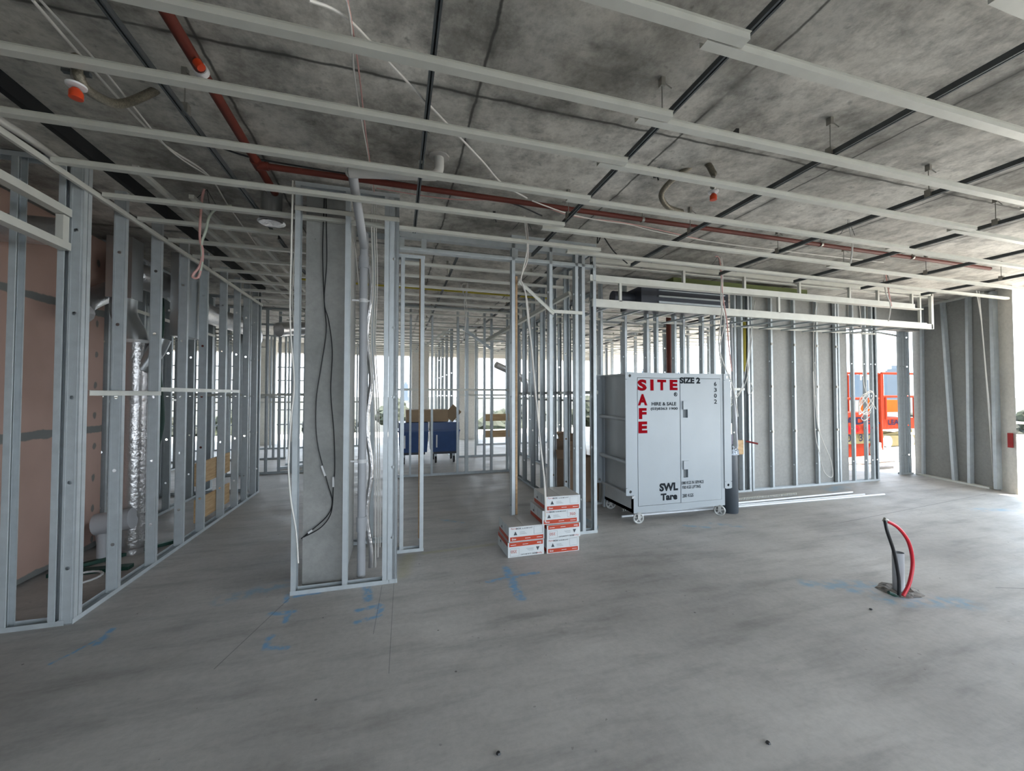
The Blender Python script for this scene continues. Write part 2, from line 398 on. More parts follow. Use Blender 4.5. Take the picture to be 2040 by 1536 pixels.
# ---------------------------------------------------------------- steel framing
_sm = {}
def stud_mesh(L, wd=.076, fl=.035, holes=True):
    key = (round(L, 3), wd, fl, holes)
    if key in _sm: return _sm[key]
    mb = MB(); t = .0012
    hs = [z for z in [.36 + .56 * k for k in range(6)] if z < L - .1] if holes else []
    hr = .013; hw = .02; z = 0.0
    def strip(y, sgn, z0, z1):
        mb.add([(-wd / 2, y, z0), (wd / 2, y, z0), (wd / 2, y, z1), (-wd / 2, y, z1)], [(0, 1, 2, 3) if sgn > 0 else (3, 2, 1, 0)])
    for h in hs:
        strip(0, 1, z, h - hw); z = h + hw
        ring = [(hr * math.cos(R(22.5 + 45 * i)), 0, h + hr * math.sin(R(22.5 + 45 * i))) for i in range(8)]
        q = [(wd / 2, 0, h + hw * .4), (wd / 2, 0, h + hw), (-wd / 2, 0, h + hw), (-wd / 2, 0, h + hw * .4), (-wd / 2, 0, h - hw * .4), (-wd / 2, 0, h - hw), (wd / 2, 0, h - hw), (wd / 2, 0, h - hw * .4)]
        mb.add(ring + q, [(i, (i + 1) % 8, 8 + (i + 1) % 8, 8 + i)[::-1] for i in range(8)])
    strip(0, 1, z, L)
    # a shallow stiffening rib each side of the holes
    for rx in (-wd * .32, wd * .32): mb.box((rx - .002, -.0015, 0), (rx + .002, .0, L))
    for sg in (-1, 1):
        mb.prism(thick([(sg * wd / 2, 0), (sg * wd / 2, fl), (sg * (wd / 2 - .008), fl)], -sg * -t), L, 'z')
    me = bpy.data.meshes.new('stud'); me.from_pydata(mb.v, [], mb.f); me.update(); me.materials.append(STEEL)
    _sm[key] = me; return me
def track_mb(L, wd=.078, h=.032, up=True, off=0.0):
    s_ = 1 if up else -1
    return MB().prism(thick([(-wd / 2, s_ * h), (-wd / 2, 0), (wd / 2, 0), (wd / 2, s_ * h)], .0013 * s_), L, 'x', off)
HS = 3.17   # underside of the slab above
def stud_wall(label, org, ang, L, studs, z0=0.0, z1=HS, wd=.076, nogs=(), bottom=True, top=True, gaps=(), holes=True, cat='stud wall', group=None, name='stud_wall_frame'):
    """frame along local +x; front face at local -y"""
    t = thing(name, label, cat, (org[0], org[1], z0), R(ang), group)
    H = z1 - z0
    if bottom:
        segs = []; a = 0
        for g0, g1 in gaps: segs.append((a, g0)); a = g1
        segs.append((a, L))
        for a, b_ in segs: track_mb(b_ - a, wd + .003, off=a).build('bottom_track', STEEL, t, (0, 0, .001))
    if top: track_mb(L, wd + .003, up=False).build('top_track', STEEL, t, (0, 0, H - .001))
    for st in studs:
        s_, o_ = st[0], st[1]; a, b_ = (st[2], st[3]) if len(st) > 2 else (.003, H - .004)
        me = stud_mesh(b_ - a, wd, .035, holes)
        y = 0.0; rz = {'r': -90, 'l': 90, 'f': 0, 'b': 180}[o_]
        if o_ == 'f': y = -wd / 2
        if o_ == 'b': y = wd / 2
        link('stud', me, t, (s_, y, a), (0, 0, R(rz)))
    for (z, a, b_) in nogs:
        MB().box((a, -wd / 2 - .004, z - z0 - .019), (b_, -wd / 2 - .001, z - z0 + .019)).box((a, -wd / 2 - .004, z - z0 + .017), (b_, -wd / 2 + .02, z - z0 + .019)).build('nogging', STEEL2, t)
    return t
def every(L, sp_=.45, o_='r', first=0.02):
    r = []; s_ = first
    while s_ < L - .05: r.append((s_, o_)); s_ += sp_
    r.append((L - .005, 'l')); return r

# ---------------------------------------------------------------- the setting
struct('floor', MB().box((-9, -3.6, -.25), (9.62, 14.8, 0)), FLOOR)
struct('ceiling', MB().box((-9, -3.6, HS), (9.62, 14.8, HS + .25)), SOFFIT)
struct('terrace_slab', MB().box((9.62, -6, -.3), (22, 14.8, -.03)).box((-9, 14.8, -.3), (22, 17.5, -.03)), TERR, 'sunlit concrete terrace outside the open facade')
struct('trim_1', MB().box((-8.84, -3.55, 3.085), (-2.0, 7.0, HS - .001)), SOFFIT, 'lower soffit of the thickened slab on the left')
struct('trim_2', MB().box((-1.999, -3.5, 3.08), (-1.96, 7.0, HS - .001)), STEPSHADE, 'edge face of the slab step on the left, shade painted near-black')
# right wall, slightly out of square, ending in a lighter concrete blade column
def slanted(p, q, th, z0, z1):
    p = Vector(p); q = Vector(q); d = (q - p).normalized(); nn = Vector((d.y, -d.x)) * th
    v = [p, q, q + nn, p + nn]
    return MB().add([(a.x, a.y, z0) for a in v] + [(a.x, a.y, z1) for a in v], [(3, 2, 1, 0), (4, 5, 6, 7), (0, 1, 5, 4), (1, 2, 6, 5), (2, 3, 7, 6), (3, 0, 4, 7)])
struct('wall_right', slanted((9.14, 3.98), (9.52, 5.27), .18, 0, HS), PRECAST)
def quad_prism(v, z0, z1):
    return MB().add([(a[0], a[1], z0) for a in v] + [(a[0], a[1], z1) for a in v], [(3, 2, 1, 0), (4, 5, 6, 7), (0, 1, 5, 4), (1, 2, 6, 5), (2, 3, 7, 6), (3, 0, 4, 7)])
struct('wall_right_column', quad_prism([(8.98, 3.73), (9.138, 3.978), (9.52, 4.14), (9.37, 3.90)], 0, HS), WARMC, 'pale concrete blade column at the right opening')
struct('trim_3', MB().box((9.2, -3.6, 2.98), (9.62, 3.7, HS)), WARMC, 'concrete downstand over the open right side')
struct('wall_back', MB().box((5.28, 5.09, 0), (7.52, 5.27, HS)), PRECAST)
struct('trim_5', MB().box((7.521, 5.10, 2.70), (9.44, 5.26, HS - .001)), PRECAST, 'concrete lintel over the right opening behind the bulkhead')
struct('wall_left', MB().box((-9.0, -3.6, 0), (-8.85, 14.8, HS)), COLC)
struct('wall_front_unseen', MB().box((-9.0, -3.75, 0), (-.8, -3.6, HS)).box((-.8, -3.75, 0), (9.62, -3.6, .6)).box((-.8, -3.75, 2.8), (9.62, -3.6, HS)), COLC)  # unseen wall added behind the camera, opening sized to cut back sky light
struct('wall_back_left', MB().box((-9.0, 9.6, 0), (-5.6, 9.75, HS)), WARMC)
tag(MB().box((-2.9, 3.45, .02), (-2.83, 5.0, HS - .13)).build('plasterboard_wall', PINK), 'pink fire-rated plasterboard lining with grey patched joints behind the left studs', 'plasterboard')

# ---------------------------------------------------------------- near frames
W = .076
# left corridor wall: right face at x=-2.03
stl = [3.365, 3.405, 3.80, 4.29, 4.765, 5.21, 5.73, 6.175, 6.53, 6.89]
stud_wall('long steel stud wall of tall studs running back along the left corridor', (-2.068, 3.355), 90, 3.72,
          [(y - 3.355, 'r') for y in stl] + [(3.715, 'l')], nogs=[(1.515, .10, .97), (1.55, .97, 2.85)])
stud_wall('short steel frame at the left edge of the photo, ending at the corridor corner', (-4.2, 3.388), 0, 2.13,
          [(.02, 'r'), (.46, 'r'), (.91, 'r'), (1.36, 'r'), (1.80, 'r'), (2.045, 'r')], z1=3.08)
# ceiling trim angle on the corridor wall
def bar_thing(name, label, cat, p, q, wd, ht, m, group=None):
    o = MB().obox(p, q, wd, ht).build(name, m); return tag(o, label, cat, group)
bar_thing('ceiling_trim_angle', 'long pale wall angle fixed along the left corridor studs at ceiling height', 'ceiling trim', (-2.018, 1.2, 2.895), (-2.018, 7.05, 2.895), .02, .035, STEEL2)
# bulkhead framing at the top left
t = thing('bulkhead_frame', 'slanting two-rail bulkhead frame hanging at the top left corner of the view', 'bulkhead frame', (-2.1, 1.2, 0))
for z in (2.475, 2.70): MB().obox((0, 0, z), (0, 2.13, z), .06, .05).build('rail', STEEL2, t)
for y in (.2, 1.1, 2.1): MB().obox((0, y, 2.5), (0, y, 2.67), .05, .04).build('strut', STEEL2, t)
# column wrap
stud_wall('free-standing steel frame boxed round the concrete column', (-.755, 3.41), 0, .77,
          [(.003, 'r'), (.36, 'r'), (.395, 'l'), (.655, 'r'), (.73, 'f'), (.765, 'l')], z1=3.14, nogs=[(2.93, -.0, .77)])
stud_wall('rear steel frame behind the boxed concrete column', (-.755, 4.36), 0, .77, [(.003, 'r'), (.40, 'r'), (.5, 'r'), (.765, 'l')], z1=HS)
struct('wall_column', MB().box((-.705, 3.53, 0), (-.40, 4.28, HS)), COLC, 'concrete column inside the steel frame')
# doorway wall at y = 3.98
Yf = 3.98
t = stud_wall('short two-stud steel frame beside the doorway, right of the boxed column', (.005, Yf + W / 2), 0, .255, [(.03, 'r'), (.25, 'l')], z1=2.86)
MB().box((.205, -.02, .12), (.216, .04, 2.85)).build('timber_packer', TIMB, t)
dwr = stud_wall('steel frame right of the doorway with a diagonal brace and timber-lined jamb', (1.14, Yf + W / 2), 0, .975,
          [(.003, 'r'), (.42, 'r'), (.72, 'r'), (.80, 'r'), (.97, 'l')], z1=HS, gaps=[(.05, .4)])
MB().box((.045, -.03, .05), (.066, .04, 2.74)).build('timber_packer', TIMB, dwr)
MB().obox((.07, -W / 2 - .012, 2.70), (.46, -W / 2 - .012, 2.38), .004, .05, (0, -1, 0)).obox((.07, -W / 2 - .03, 2.68), (.46, -W / 2 - .03, 2.36), .035, .004, (0, -1, 0)).build('diagonal_brace', STEEL2, dwr)
MB().box((.44, -W / 2 - .012, 2.375), (.80, -W / 2 - .002, 2.41)).build('nogging', STEEL2, dwr)
hd = thing('door_header_track', 'steel header track bridging the doorway at the top', 'header track', (.02, Yf + W / 2, 2.92))
MB().obox((0, 0, 0), (2.07, 0, 0), W, .035).build('header', STEEL, hd)
MB().obox((0, 0, .14), (2.0, 0, .14), W, .06).build('upper_track', STEEL, hd)
for x in (.02, .23, 1.17): MB().obox((x, 0, .0), (x, 0, .14), .03, .05).build('strut', STEEL, hd)
# wall running back from that frame
wE = stud_wall('deep row of steel studs running away behind the carton stacks', (2.15, 4.10), 90, 3.45, every(3.45, .45, 'l', .35), nogs=[(1.53, 0, 3.4)])
# mid wall
wF = stud_wall('low-lit steel stud wall across the middle room seen through the doorway', (-.1, 7.64), 0, 2.4,
          [(.02, 'r'), (.33, 'r'), (.72, 'r'), (1.2, 'r'), (1.36, 'r'), (1.42, 'l'), (1.72, 'r'), (1.86, 'r'), (2.18, 'r'), (2.395, 'l')], nogs=[(1.6, 0, 2.4)])
# kitchen back wall at y=5
bs = [2.72, 3.10, 3.46, 3.62, 3.93, 4.08, 4.42, 4.63, 4.83, 5.02]
stud_wall('steel stud wall behind the steel site box', (2.6, 5.04), 0, 2.72, [(x - 2.6, 'r') for x in bs] + [(2.55, 'r'), (2.715, 'l')], nogs=[(1.59, 2.3, 2.6)])
t = stud_wall('row of furring studs on the bare concrete wall, right of the site box', (5.36, 5.045), 0, 2.80,
          [(.0, 'r'), (.40, 'r'), (.88, 'r'), (1.37, 'r'), (1.80, 'r'), (1.86, 'r'), (2.20, 'r'), (2.50, 'r'), (2.66, 'r'), (2.795, 'l')], wd=.051)
for x in (.41, .89, 1.38, 1.81):
    for z in (.9, 1.62, 2.3): MB().box((x - .03, -.05, z), (x + .002, -.028, z + .035)).build('fixing_clip', RODM, t)
stud_wall('door jamb studs beside the bright opening at the right', (9.16, 5.3), 0, .3, [(.0, 'f'), (.08, 'f'), (.13, 'r'), (.25, 'l')], top=True)
bar_thing('door_head_angle', 'thin steel head member over the open doorway on the right', 'header track', (8.15, 5.05, 2.62), (9.2, 5.3, 2.62), .03, .03, STEEL)
# studs leaning on the right concrete wall
rw = thing('leaning_stud_frame', 'tilted bare studs standing off the right concrete wall', 'stud wall', (0, 0, 0))
WA = Vector((9.14, 3.98, 0)); WD = (Vector((9.52, 5.27, 0)) - WA).normalized(); WN = Vector((-WD.y, WD.x, 0))
def wall_hit(px, py, off):
    """point of the plane standing off the right wall"""
    c = Vector((0, 0, EYE)); d = pt(px, py, 1.0) - c
    t = (WA + WN * off - c).dot(WN) / d.dot(WN); return c + d * t
def lean(top, bot, fw, dp):
    a = wall_hit(*top, dp); b_ = wall_hit(*bot, dp)
    a.z = HS - .03; b_.z = .02
    mb = MB()
    def plate(p, q, u, n_):   # thin plate from the edge p-q, spreading along u, thickness n_
        mb.add([q, q + u, p + u, p, q + n_, q + u + n_, p + u + n_, p + n_], [(0, 1, 2, 3), (7, 6, 5, 4), (0, 4, 5, 1), (1, 5, 6, 2), (2, 6, 7, 3), (3, 7, 4, 0)])
    plate(a, b_, WD * fw, -WN * .0015); plate(a, b_, -WN * (dp - .006), WD * .0015); plate(a - WN * (dp - .006), b_ - WN * (dp - .006), WD * fw, WN * .0015)
    mb.build('stud', STEEL, rw)
lean((1877, 603), (1902, 956), .045, .075); lean((1928, 598), (1933, 958), .045, .075); lean((1977, 590), (1987, 970), .05, .09); lean((1836, 615), (1840, 945), .04, .05)
MB().obox(WA + WN * .045 + WD * .08 + Vector((0, 0, .016)), WA + WN * .045 + WD * 1.25 + Vector((0, 0, .016)), .08, .03).build('bottom_track', STEEL2, rw)
MB().obox(WA + WN * .045 + WD * .08 + Vector((0, 0, HS - .02)), WA + WN * .045 + WD * 1.25 + Vector((0, 0, HS - .02)), .08, .03).build('top_track', STEEL2, rw)
tag(MB().box((9.1, 3.78, .68), (9.13, 3.84, .96)).build('manual_call_point', REDPL) if False else MB().obox((9.005, 3.80, .70), (9.005, 3.80, .92), .05, .05).build('red_tag', REDPL), 'small red tag box fixed to the pale column by the right opening', 'tag box')

# bulkhead over the kitchen
bh = thing('ceiling_bulkhead_frame', 'long open steel bulkhead frame hung over the site box and concrete wall', 'bulkhead frame', (2.07, 4.0, 0))
BL = 5.58
MB().obox((0, 0, 2.515), (BL, 0, 2.515), .035, .075).build('bottom_rail', STEEL2, bh)
MB().obox((0, .035, 2.558), (BL - .12, .035, 2.558), .10, .012).build('bottom_rail_flange', STEEL2, bh)
MB().obox((-.03, -.012, 2.80), (BL - .38, -.012, 2.80), .012, .06).obox((-.03, .02, 2.765), (BL - .2, .02, 2.765), .08, .012).build('middle_rail', STEEL2, bh)
MB().obox((0, 0, 3.00), (BL, 0, 3.00), .035, .05).build('top_rail', STEEL2, bh)
MB().obox((0, .04, 2.955), (BL, .04, 2.955), .05, .012).build('top_rail_flange', STEEL2, bh)
MB().obox((BL, 0, 2.48), (BL, 0, 3.02), .035, .05).build('end_post', STEEL2, bh)
MB().obox((BL - .2, .03, 2.56), (BL - .2, .03, 2.97), .03, .03).build('end_post', STEEL2, bh)
for x in (1.2, 2.1, 3.0, 3.9, 4.45, 5.15): MB().obox((x, -.005, 2.83), (x, -.005, 2.98), .03, .03).build('strut', STEEL2, bh)
for x in (.35, 2.65): MB().obox((x, 0, 2.55), (x, 0, 2.78), .03, .03).build('strut', STEEL2, bh)
for i in range(13):
    x = .25 + i * .45
    if x < BL: MB().obox((x, .02, 2.50), (x + .06, 1.02, 2.55), .028, .02).build('soffit_batten', STEEL, bh)
MB().obox((.3, 1.02, 2.555), (6.05, 1.02, 2.575), .02, .03).build('rear_angle', STEEL2, bh)

for i, (x, z, y0, y1, lab) in enumerate([(-1.72, 3.05, 3.3, 8.5, 'leftmost long steel track running back under the corridor slab'), (-1.52, 3.02, 3.6, 8.5, 'middle long steel track running back under the corridor slab'), (-1.28, 2.98, 4.2, 8.5, 'rightmost long steel track running back under the corridor slab')]):
    bar_thing('ceiling_track', lab, 'steel track', (x, y0, z), (x + .05, y1, z), .035, .03, STEEL2, 'corridor ceiling tracks')
# ---------------------------------------------------------------- suspended ceiling
def hat(L):
    return MB().prism(thick([(-.030, .0255), (-.0215, .0255), (-.0215, 0), (.0215, 0), (.0215, .0255), (.030, .0255)], .0014), L, 'x')
_bm = {}
ORD = ['first', 'second', 'third', 'fourth', 'fifth', 'sixth', 'seventh', 'eighth', 'ninth', 'tenth', 'eleventh', 'twelfth', 'thirteenth', 'fourteenth', 'fifteenth', 'sixteenth', 'seventeenth', 'eighteenth', 'nineteenth', 'twentieth', 'twenty-first', 'twenty-second']
def batten(x0, x1, y, label, group, z=2.9, m=STEEL2):
    k = round(x1 - x0, 2)
    if k not in _bm:
        o = hat(x1 - x0).build('ceiling_batten', m); _bm[k] = o.data; o.location = (x0, y, z)
    else: o = link('ceiling_batten', _bm[k], None, (x0, y, z))
    return tag(o, label, 'ceiling batten', group)
for i, (y, x0) in enumerate([(1.25, -5), (1.71, -5), (2.12, -5), (2.60, -5), (3.06, -2.0), (3.50, -2.0)]):
    batten(x0, 1.33 if y < 3.3 else 1.9, y, 'pale steel ceiling batten of the left run, %s counting back from the camera' % ORD[i], 'near left ceiling battens')
for i, y in enumerate([.86, 1.30, 1.76, 2.17, 2.64, 3.16]):
    batten(1.17 if i else 2.03, 4.72, y, 'pale steel ceiling batten of the middle run, %s counting back from the camera' % ORD[i], 'near middle ceiling battens')
for i, y in enumerate([.90, 1.34, 1.81, 2.23, 2.68, 3.24]):
    batten(4.53, 8.95, y, 'pale steel ceiling batten of the right run, %s counting back from the camera' % ORD[i], 'near right ceiling battens')
batten(1.6, 8.6, 3.62, 'long pale ceiling batten just in front of the bulkhead frame', 'near right ceiling battens')
for i in range(9):
    batten(-2.0, -.78, 3.90 + i * .45, 'steel ceiling batten crossing the left corridor, %s beyond the corner' % ORD[i], 'corridor ceiling battens')
for i in range(7):
    batten(.0 if i else -.0, 2.1, 4.42 + i * .45, 'steel ceiling batten in the room behind the doorway, %s from the doorway' % ORD[i], 'doorway room ceiling battens')
for i in range(12):
    batten(-2.0, 2.6, 7.95 + i * .5, 'distant ceiling batten in the back rooms, %s beyond the middle stud wall' % ORD[i], 'back room ceiling battens')
for i in range(15):
    batten(2.7, 8.4, 5.5 + i * .55, 'distant ceiling batten behind the site box wall, %s from that wall' % ORD[i], 'rear right ceiling battens', z=2.88)
for i in range(11):
    batten(-6.5, -2.95, 5.3 + i * .55, 'dim ceiling batten in the room left of the corridor wall, %s from the front' % ORD[i], 'left room ceiling battens', z=2.62)
# primary rails on hangers
def rail(x, y0, y1, rods, label, group, dx=0.0):
    t = thing('ceiling_rail', label, 'ceiling rail', (x, y0, 0), math.atan2(-dx, y1 - y0), group)
    L = y1 - y0
    MB().prism(thick([(-.013, .006), (-.013, 0), (-.004, 0), (-.004, .034), (.004, .034), (.004, 0), (.013, 0), (.013, .006)], .001), L, 'y').build('rail_bar', RAILM, t, (0, 0, 2.93))
    for yr in rods:
        h = MB().tube([(0, yr - y0, 2.95), (0, yr - y0, HS - .03)], .0032, 6).build('hanger_rod', RODM, t)
        MB().box((-.012, yr - y0 - .014, HS - .045), (.012, yr - y0 + .014, HS)).obox((.01, yr - y0, HS - .02), (.045, yr - y0 - .02, HS - .06), .006, .004).build('anchor', RODM, h)
        MB().box((-.02, yr - y0 - .018, 2.935), (.02, yr - y0 + .018, 2.985)).build('rail_clip', RODM, h)
rods = lambda a: [a + 1.2 * k for k in range(-2, 4) if a + 1.2 * k < 3.7]
pos = ['left edge', 'left of centre', 'centre', 'right of centre', 'right', 'far right', 'right edge', 'rightmost bay']
for k, (x, a) in enumerate([(-1.05, 1.2), (.14, 2.5), (1.335, 1.78), (2.50, 1.76), (3.70, 1.93), (4.86, 2.10), (6.05, 2.0), (7.25, 1.9)]):
    rail(x, -1.5, 3.9 if k != 1 else 3.62, rods(a), 'dark ceiling rail running front to back, %s counting from the left' % ORD[k], 'near ceiling rails')
for k, x in enumerate([-1.05, .6, 1.7]):
    rail(x, 4.1, 13.5, [5, 6.2, 7.4, 8.6, 9.8, 11], 'dark ceiling rail over the back rooms, %s from the left' % ORD[k], 'back ceiling rails')
for k, x in enumerate([3.2, 4.4, 5.6, 6.8]):
    rail(x, 5.3, 13.2, [6, 7.2, 8.4, 9.6], 'dark ceiling rail behind the site box wall, %s from the left' % ORD[k], 'rear right ceiling rails')
for (x, y) in [(1.26, 1.82), (3.5, 2.98), (2.2, 3.3), (5.5, 3.0)]:
    pass

# ---------------------------------------------------------------- services under the slab
def tube_thing(name, label, cat, pts, r, m, n=8, smooth=0, parent=None, group=None):
    P = smooth_pts(pts, smooth) if smooth else pts
    o = MB().tube(P, r, n).build(name, m, parent)
    return o if parent else tag(o, label, cat, group)
sprk = thing('sprinkler_pipe', 'red fire sprinkler pipe running across under the slab with a branch to the front', 'pipe', (-.93, 3.10, 3.09))
MB().tube([(0, -4.2, 0), (0, .42, 0)], .026, 14).build('main_pipe', REDPIPE, sprk)
MB().tube([(0, 0, -.01), (8.05, .04, -.01)], .021, 12).build('branch_pipe', REDPIPE, sprk)
MB().tube([(-.0, -.05, 0), (0, .05, 0)], .033, 14).tube([(.0, 0, -.01), (.07, 0, -.01)], .028, 12).build('tee_fitting', REDPIPE, sprk)
MB().tube([(0, -.84, 0), (0, -.81, 0)], .032, 14).build('pipe_clamp', WHPL, sprk)
for x in (3.05, 5.2, 6.6):
    MB().tube([(x, .02, .01), (x, .02, .08)], .004, 6).tube([(x - .012, .02, -.01), (x + .012, .02, -.01)], .026, 12).build('pipe_clamp', RODM, sprk)
MB().tube([(.02, -.92, -.03), (.04, -.92, -.055)], .02, 10).build('test_cap', ORPL, sprk)
def sprinkler(px, py, Y, label, hose):
    p = pt(px, py, Y)
    t = thing('fire_sprinkler', label, 'sprinkler', p)
    MB().lathe([(.008, .0), (.010, .03), (.02, .04), (.02, .075), (.012, .085), (.012, .15)], n=14).build('brass_body', RODM, t)
    MB().lathe([(.012, .0), (.035, .004), (.036, .012), (.012, .02)], n=16).build('white_rose', WHPL, t, (0, 0, .0))
    MB().lathe([(.010, -.05), (.024, -.048), (.024, -.02), (.014, -.005)], n=12).build('protective_cap', ORPL, t)
    MB().box((-.05, -.01, .06), (.05, .01, .075)).build('bracket', RAILM, t)
    hp = [Vector(q) - Vector(p) for q in [pt(*h) for h in hose]]
    MB().tube(smooth_pts([(0, 0, .14)] + hp, 8), .021, 10).build('flexible_hose', BRAID, t)
sprinkler(1421, 385, 2.32, 'white sprinkler head with red cap and looped braided hose at the upper right', [(1421, 345, 2.32), (1400, 322, 2.4), (1350, 350, 2.5), (1318, 385, 2.6), (1330, 412, 2.68), (1358, 422, 2.74)])
sprinkler(152, 175, 2.2, 'white sprinkler head with orange cap and hose at the upper left', [(160, 160, 2.2), (190, 190, 2.3), (240, 207, 2.45), (300, 185, 2.6), (340, 160, 2.7)])
sprinkler(897, 572, 6.2, 'small red-capped sprinkler in the room behind the doorway', [(897, 545, 6.2), (920, 535, 6.3), (950, 545, 6.5)])
# waste pipe: column riser, offset and elbow through the slab
wp = thing('waste_pipe', 'grey plastic waste pipe rising beside the concrete column to the ceiling', 'pipe', (-.27, 3.55, 0))
P0 = Vector((-.27, 3.55, 0))
MB().tube(smooth_pts([(0, 0, .02), (0, 0, .3), (0, 0, 2.66), (0, -.02, 2.74), (-.03, -.5, 3.0), (-.032, -.57, 3.045)], 6), .033, 16).build('riser', PVC, wp)
MB().tube([(0, 0, .38), (0, 0, .5)], .041, 16).build('coupling', PVC, wp)
MB().tube([(0, 0, 2.56), (0, 0, 2.66)], .04, 16).build('coupling', PVC, wp)
q2 = Vector((.47, -.73, 3.03))
MB().tube(smooth_pts([(-.05, -.60, 3.04), (0, -.61, 3.04), tuple(q2), tuple(q2 + Vector((.05, -.01, .01))), tuple(q2 + Vector((.075, -.01, .05))), (q2.x + .075, q2.y - .01, HS - .002)], 5), .033, 14).build('horizontal_pipe', PVCW, wp)
for z in (.95, 2.28): MB().box((-.09, -.01, z), (.05, .01, z + .012)).tube([(0, 0, z - .01), (0, 0, z + .02)], .036, 14).build('pipe_clip', WHPL, wp)
MB().lathe([(.02, HS - .008), (.07, HS - .006), (.075, HS - .001)], (q2.x + .075, q2.y - .01, 0), 10).build('slab_collar', CARTT, wp)
fd = tube_thing('foil_duct', 'narrow silver foil sleeve hanging beside the waste pipe at the column', 'duct', [pt(735 + 5 * math.sin(k * .7), 530 + k * 20, 3.62) for k in range(31)], .022, FOIL, 10)
# black conduit cables on the column
Yc = 3.52
def cable(label, pts, Y, r, m, name='cable', group=None, cat='cable'):
    return tube_thing(name, label, cat, [low(pt(x, y, Y)) for x, y in pts], r, m, 6, 5, None, group)
t = tag(MB().tube(smooth_pts([pt(x, y, 3.51) for x, y in [(648, 345), (646, 400), (643, 500), (646, 600), (650, 660), (640, 730), (630, 800), (632, 880), (652, 960), (662, 1000), (650, 1030), (610, 1065), (600, 1073)]], 5), .0045, 6).build('black_cable', BLACKCAB), 'thin black cable looping down the concrete column, the left of the pair', 'cable')
for a, b_ in [((641, 928), (648, 948)), ((614, 1062), (622, 1056))]: MB().obox(pt(*a, 3.50), pt(*b_, 3.50), .013, .013).build('cable_tag', WHPL, t)
t = tag(MB().tube(smooth_pts([pt(x, y, 3.50) for x, y in [(649, 345), (650, 440), (651, 520), (646, 600), (655, 640), (662, 700), (659, 780), (665, 860), (667, 930), (664, 970), (660, 1020), (640, 1050), (605, 1070)]], 5), .0045, 6).build('black_cable', BLACKCAB), 'thin black cable looping down the concrete column, the right of the pair', 'cable')
MB().obox(pt(664, 950, 3.49), pt(664, 970, 3.49), .013, .013).build('cable_tag', WHPL, t)
WC = 'white_cable'
cable('white cable hanging before the left stud of the boxed column, ending near the floor', [(583, 360), (580, 500), (578, 640), (586, 760), (580, 830), (576, 890), (575, 940), (580, 1000), (590, 1060), (594, 1122)], 3.34, .006, WHITECAB)
cable('thinner white cable hanging left of the boxed column from the ceiling', [(590, 362), (588, 480), (582, 600), (590, 700), (584, 800), (580, 880)], 3.5, .005, WHITECAB)
cable('pinkish cable hanging left of the column beside two white ones', [(586, 365), (582, 500), (590, 640), (586, 740), (578, 860)], 3.6, .004, WHITECAB)
for i, (dx, r, lab) in enumerate([(0, .006, 'leftmost of the cables bundled beside the foil sleeve at the column'), (5, .006, 'middle white cable of the bundle beside the foil sleeve at the column'), (9, .005, 'rightmost white cable of the bundle beside the foil sleeve, ending low')]):
    cable(lab, [(741 + dx, 375), (740 + dx, 450), (743 + dx, 560), (739 + dx, 680), (745 + dx, 800), (747 + dx, 900), (748 + dx, 1010), (748 + dx, 1130 - 20 * i)], 3.5 + .02 * i, r, WHITECAB)
cable('white cable slanting down from the middle stud of the boxed column', [(698, 460), (708, 500), (715, 570), (724, 640), (735, 700), (741, 780)], 3.6, .005, WHITECAB)
# cables across the slab
def ccable(label, P, r, m, cat='cable', k=6): return tube_thing('ceiling_cable', label, cat, [low(p) for p in P], r, m, 6, k)
ccable('cream cable running diagonally under the slab above the doorway', [pt(615, 0, 1.5), pt(690, 35, 1.6), pt(780, 130, 1.8), pt(870, 225, 2.1), pt(960, 320, 2.55), pt(1000, 365, 2.8), pt(1050, 395, 3.0)], .006, WHITECAB)
ccable('pair of thin pale cables tied together under the slab near the top centre', [pt(690, 0, 1.5), pt(700, 60, 1.65), pt(706, 150, 2.0), pt(720, 240, 2.4), pt(735, 320, 2.9), pt(742, 380, 3.4)], .004, WHITECAB)
ccable('second pale cable of the tied pair near the top centre', [pt(692, 0, 1.5), pt(703, 60, 1.66), pt(716, 150, 2.0), pt(728, 260, 2.45), pt(738, 330, 2.9), pt(746, 385, 3.4)], .0035, PINKCAB)
ccable('pale cable running back under the left slab toward the corridor', [pt(65, 0, 1.9), pt(160, 110, 2.2), pt(240, 200, 2.6), pt(330, 290, 3.1), pt(415, 345, 3.5), pt(460, 405, 4.1), pt(520, 480, 5.2)], .006, WHITECAB)
ccable('second pale cable beside it under the left slab', [pt(80, 0, 1.9), pt(190, 120, 2.25), pt(260, 205, 2.6), pt(340, 300, 3.15), pt(412, 343, 3.5)], .005, WHITECAB)
ccable('pale pair of cables sagging along behind the red sprinkler branch', [pt(1060, 400, 3.0), pt(1130, 425, 3.15), pt(1200, 440, 3.3), pt(1255, 440, 3.4), pt(1310, 462, 3.45), pt(1420, 482, 3.5), pt(1560, 500, 3.5), pt(1760, 515, 3.5)], .005, WHITECAB)
ccable('thin pink cable sagging along behind the red sprinkler branch', [pt(750, 375, 3.3), pt(900, 397, 3.2), pt(1040, 400, 3.1), pt(1140, 430, 3.2), pt(1255, 438, 3.38), pt(1400, 478, 3.5)], .004, PINKCAB)
ccable('black cable running under the slab behind the red branch pipe', [pt(435, 292, 3.0), pt(520, 318, 3.15), pt(740, 345, 3.2), pt(990, 397, 3.25), pt(1080, 430, 3.35)], .006, BLACKCAB)
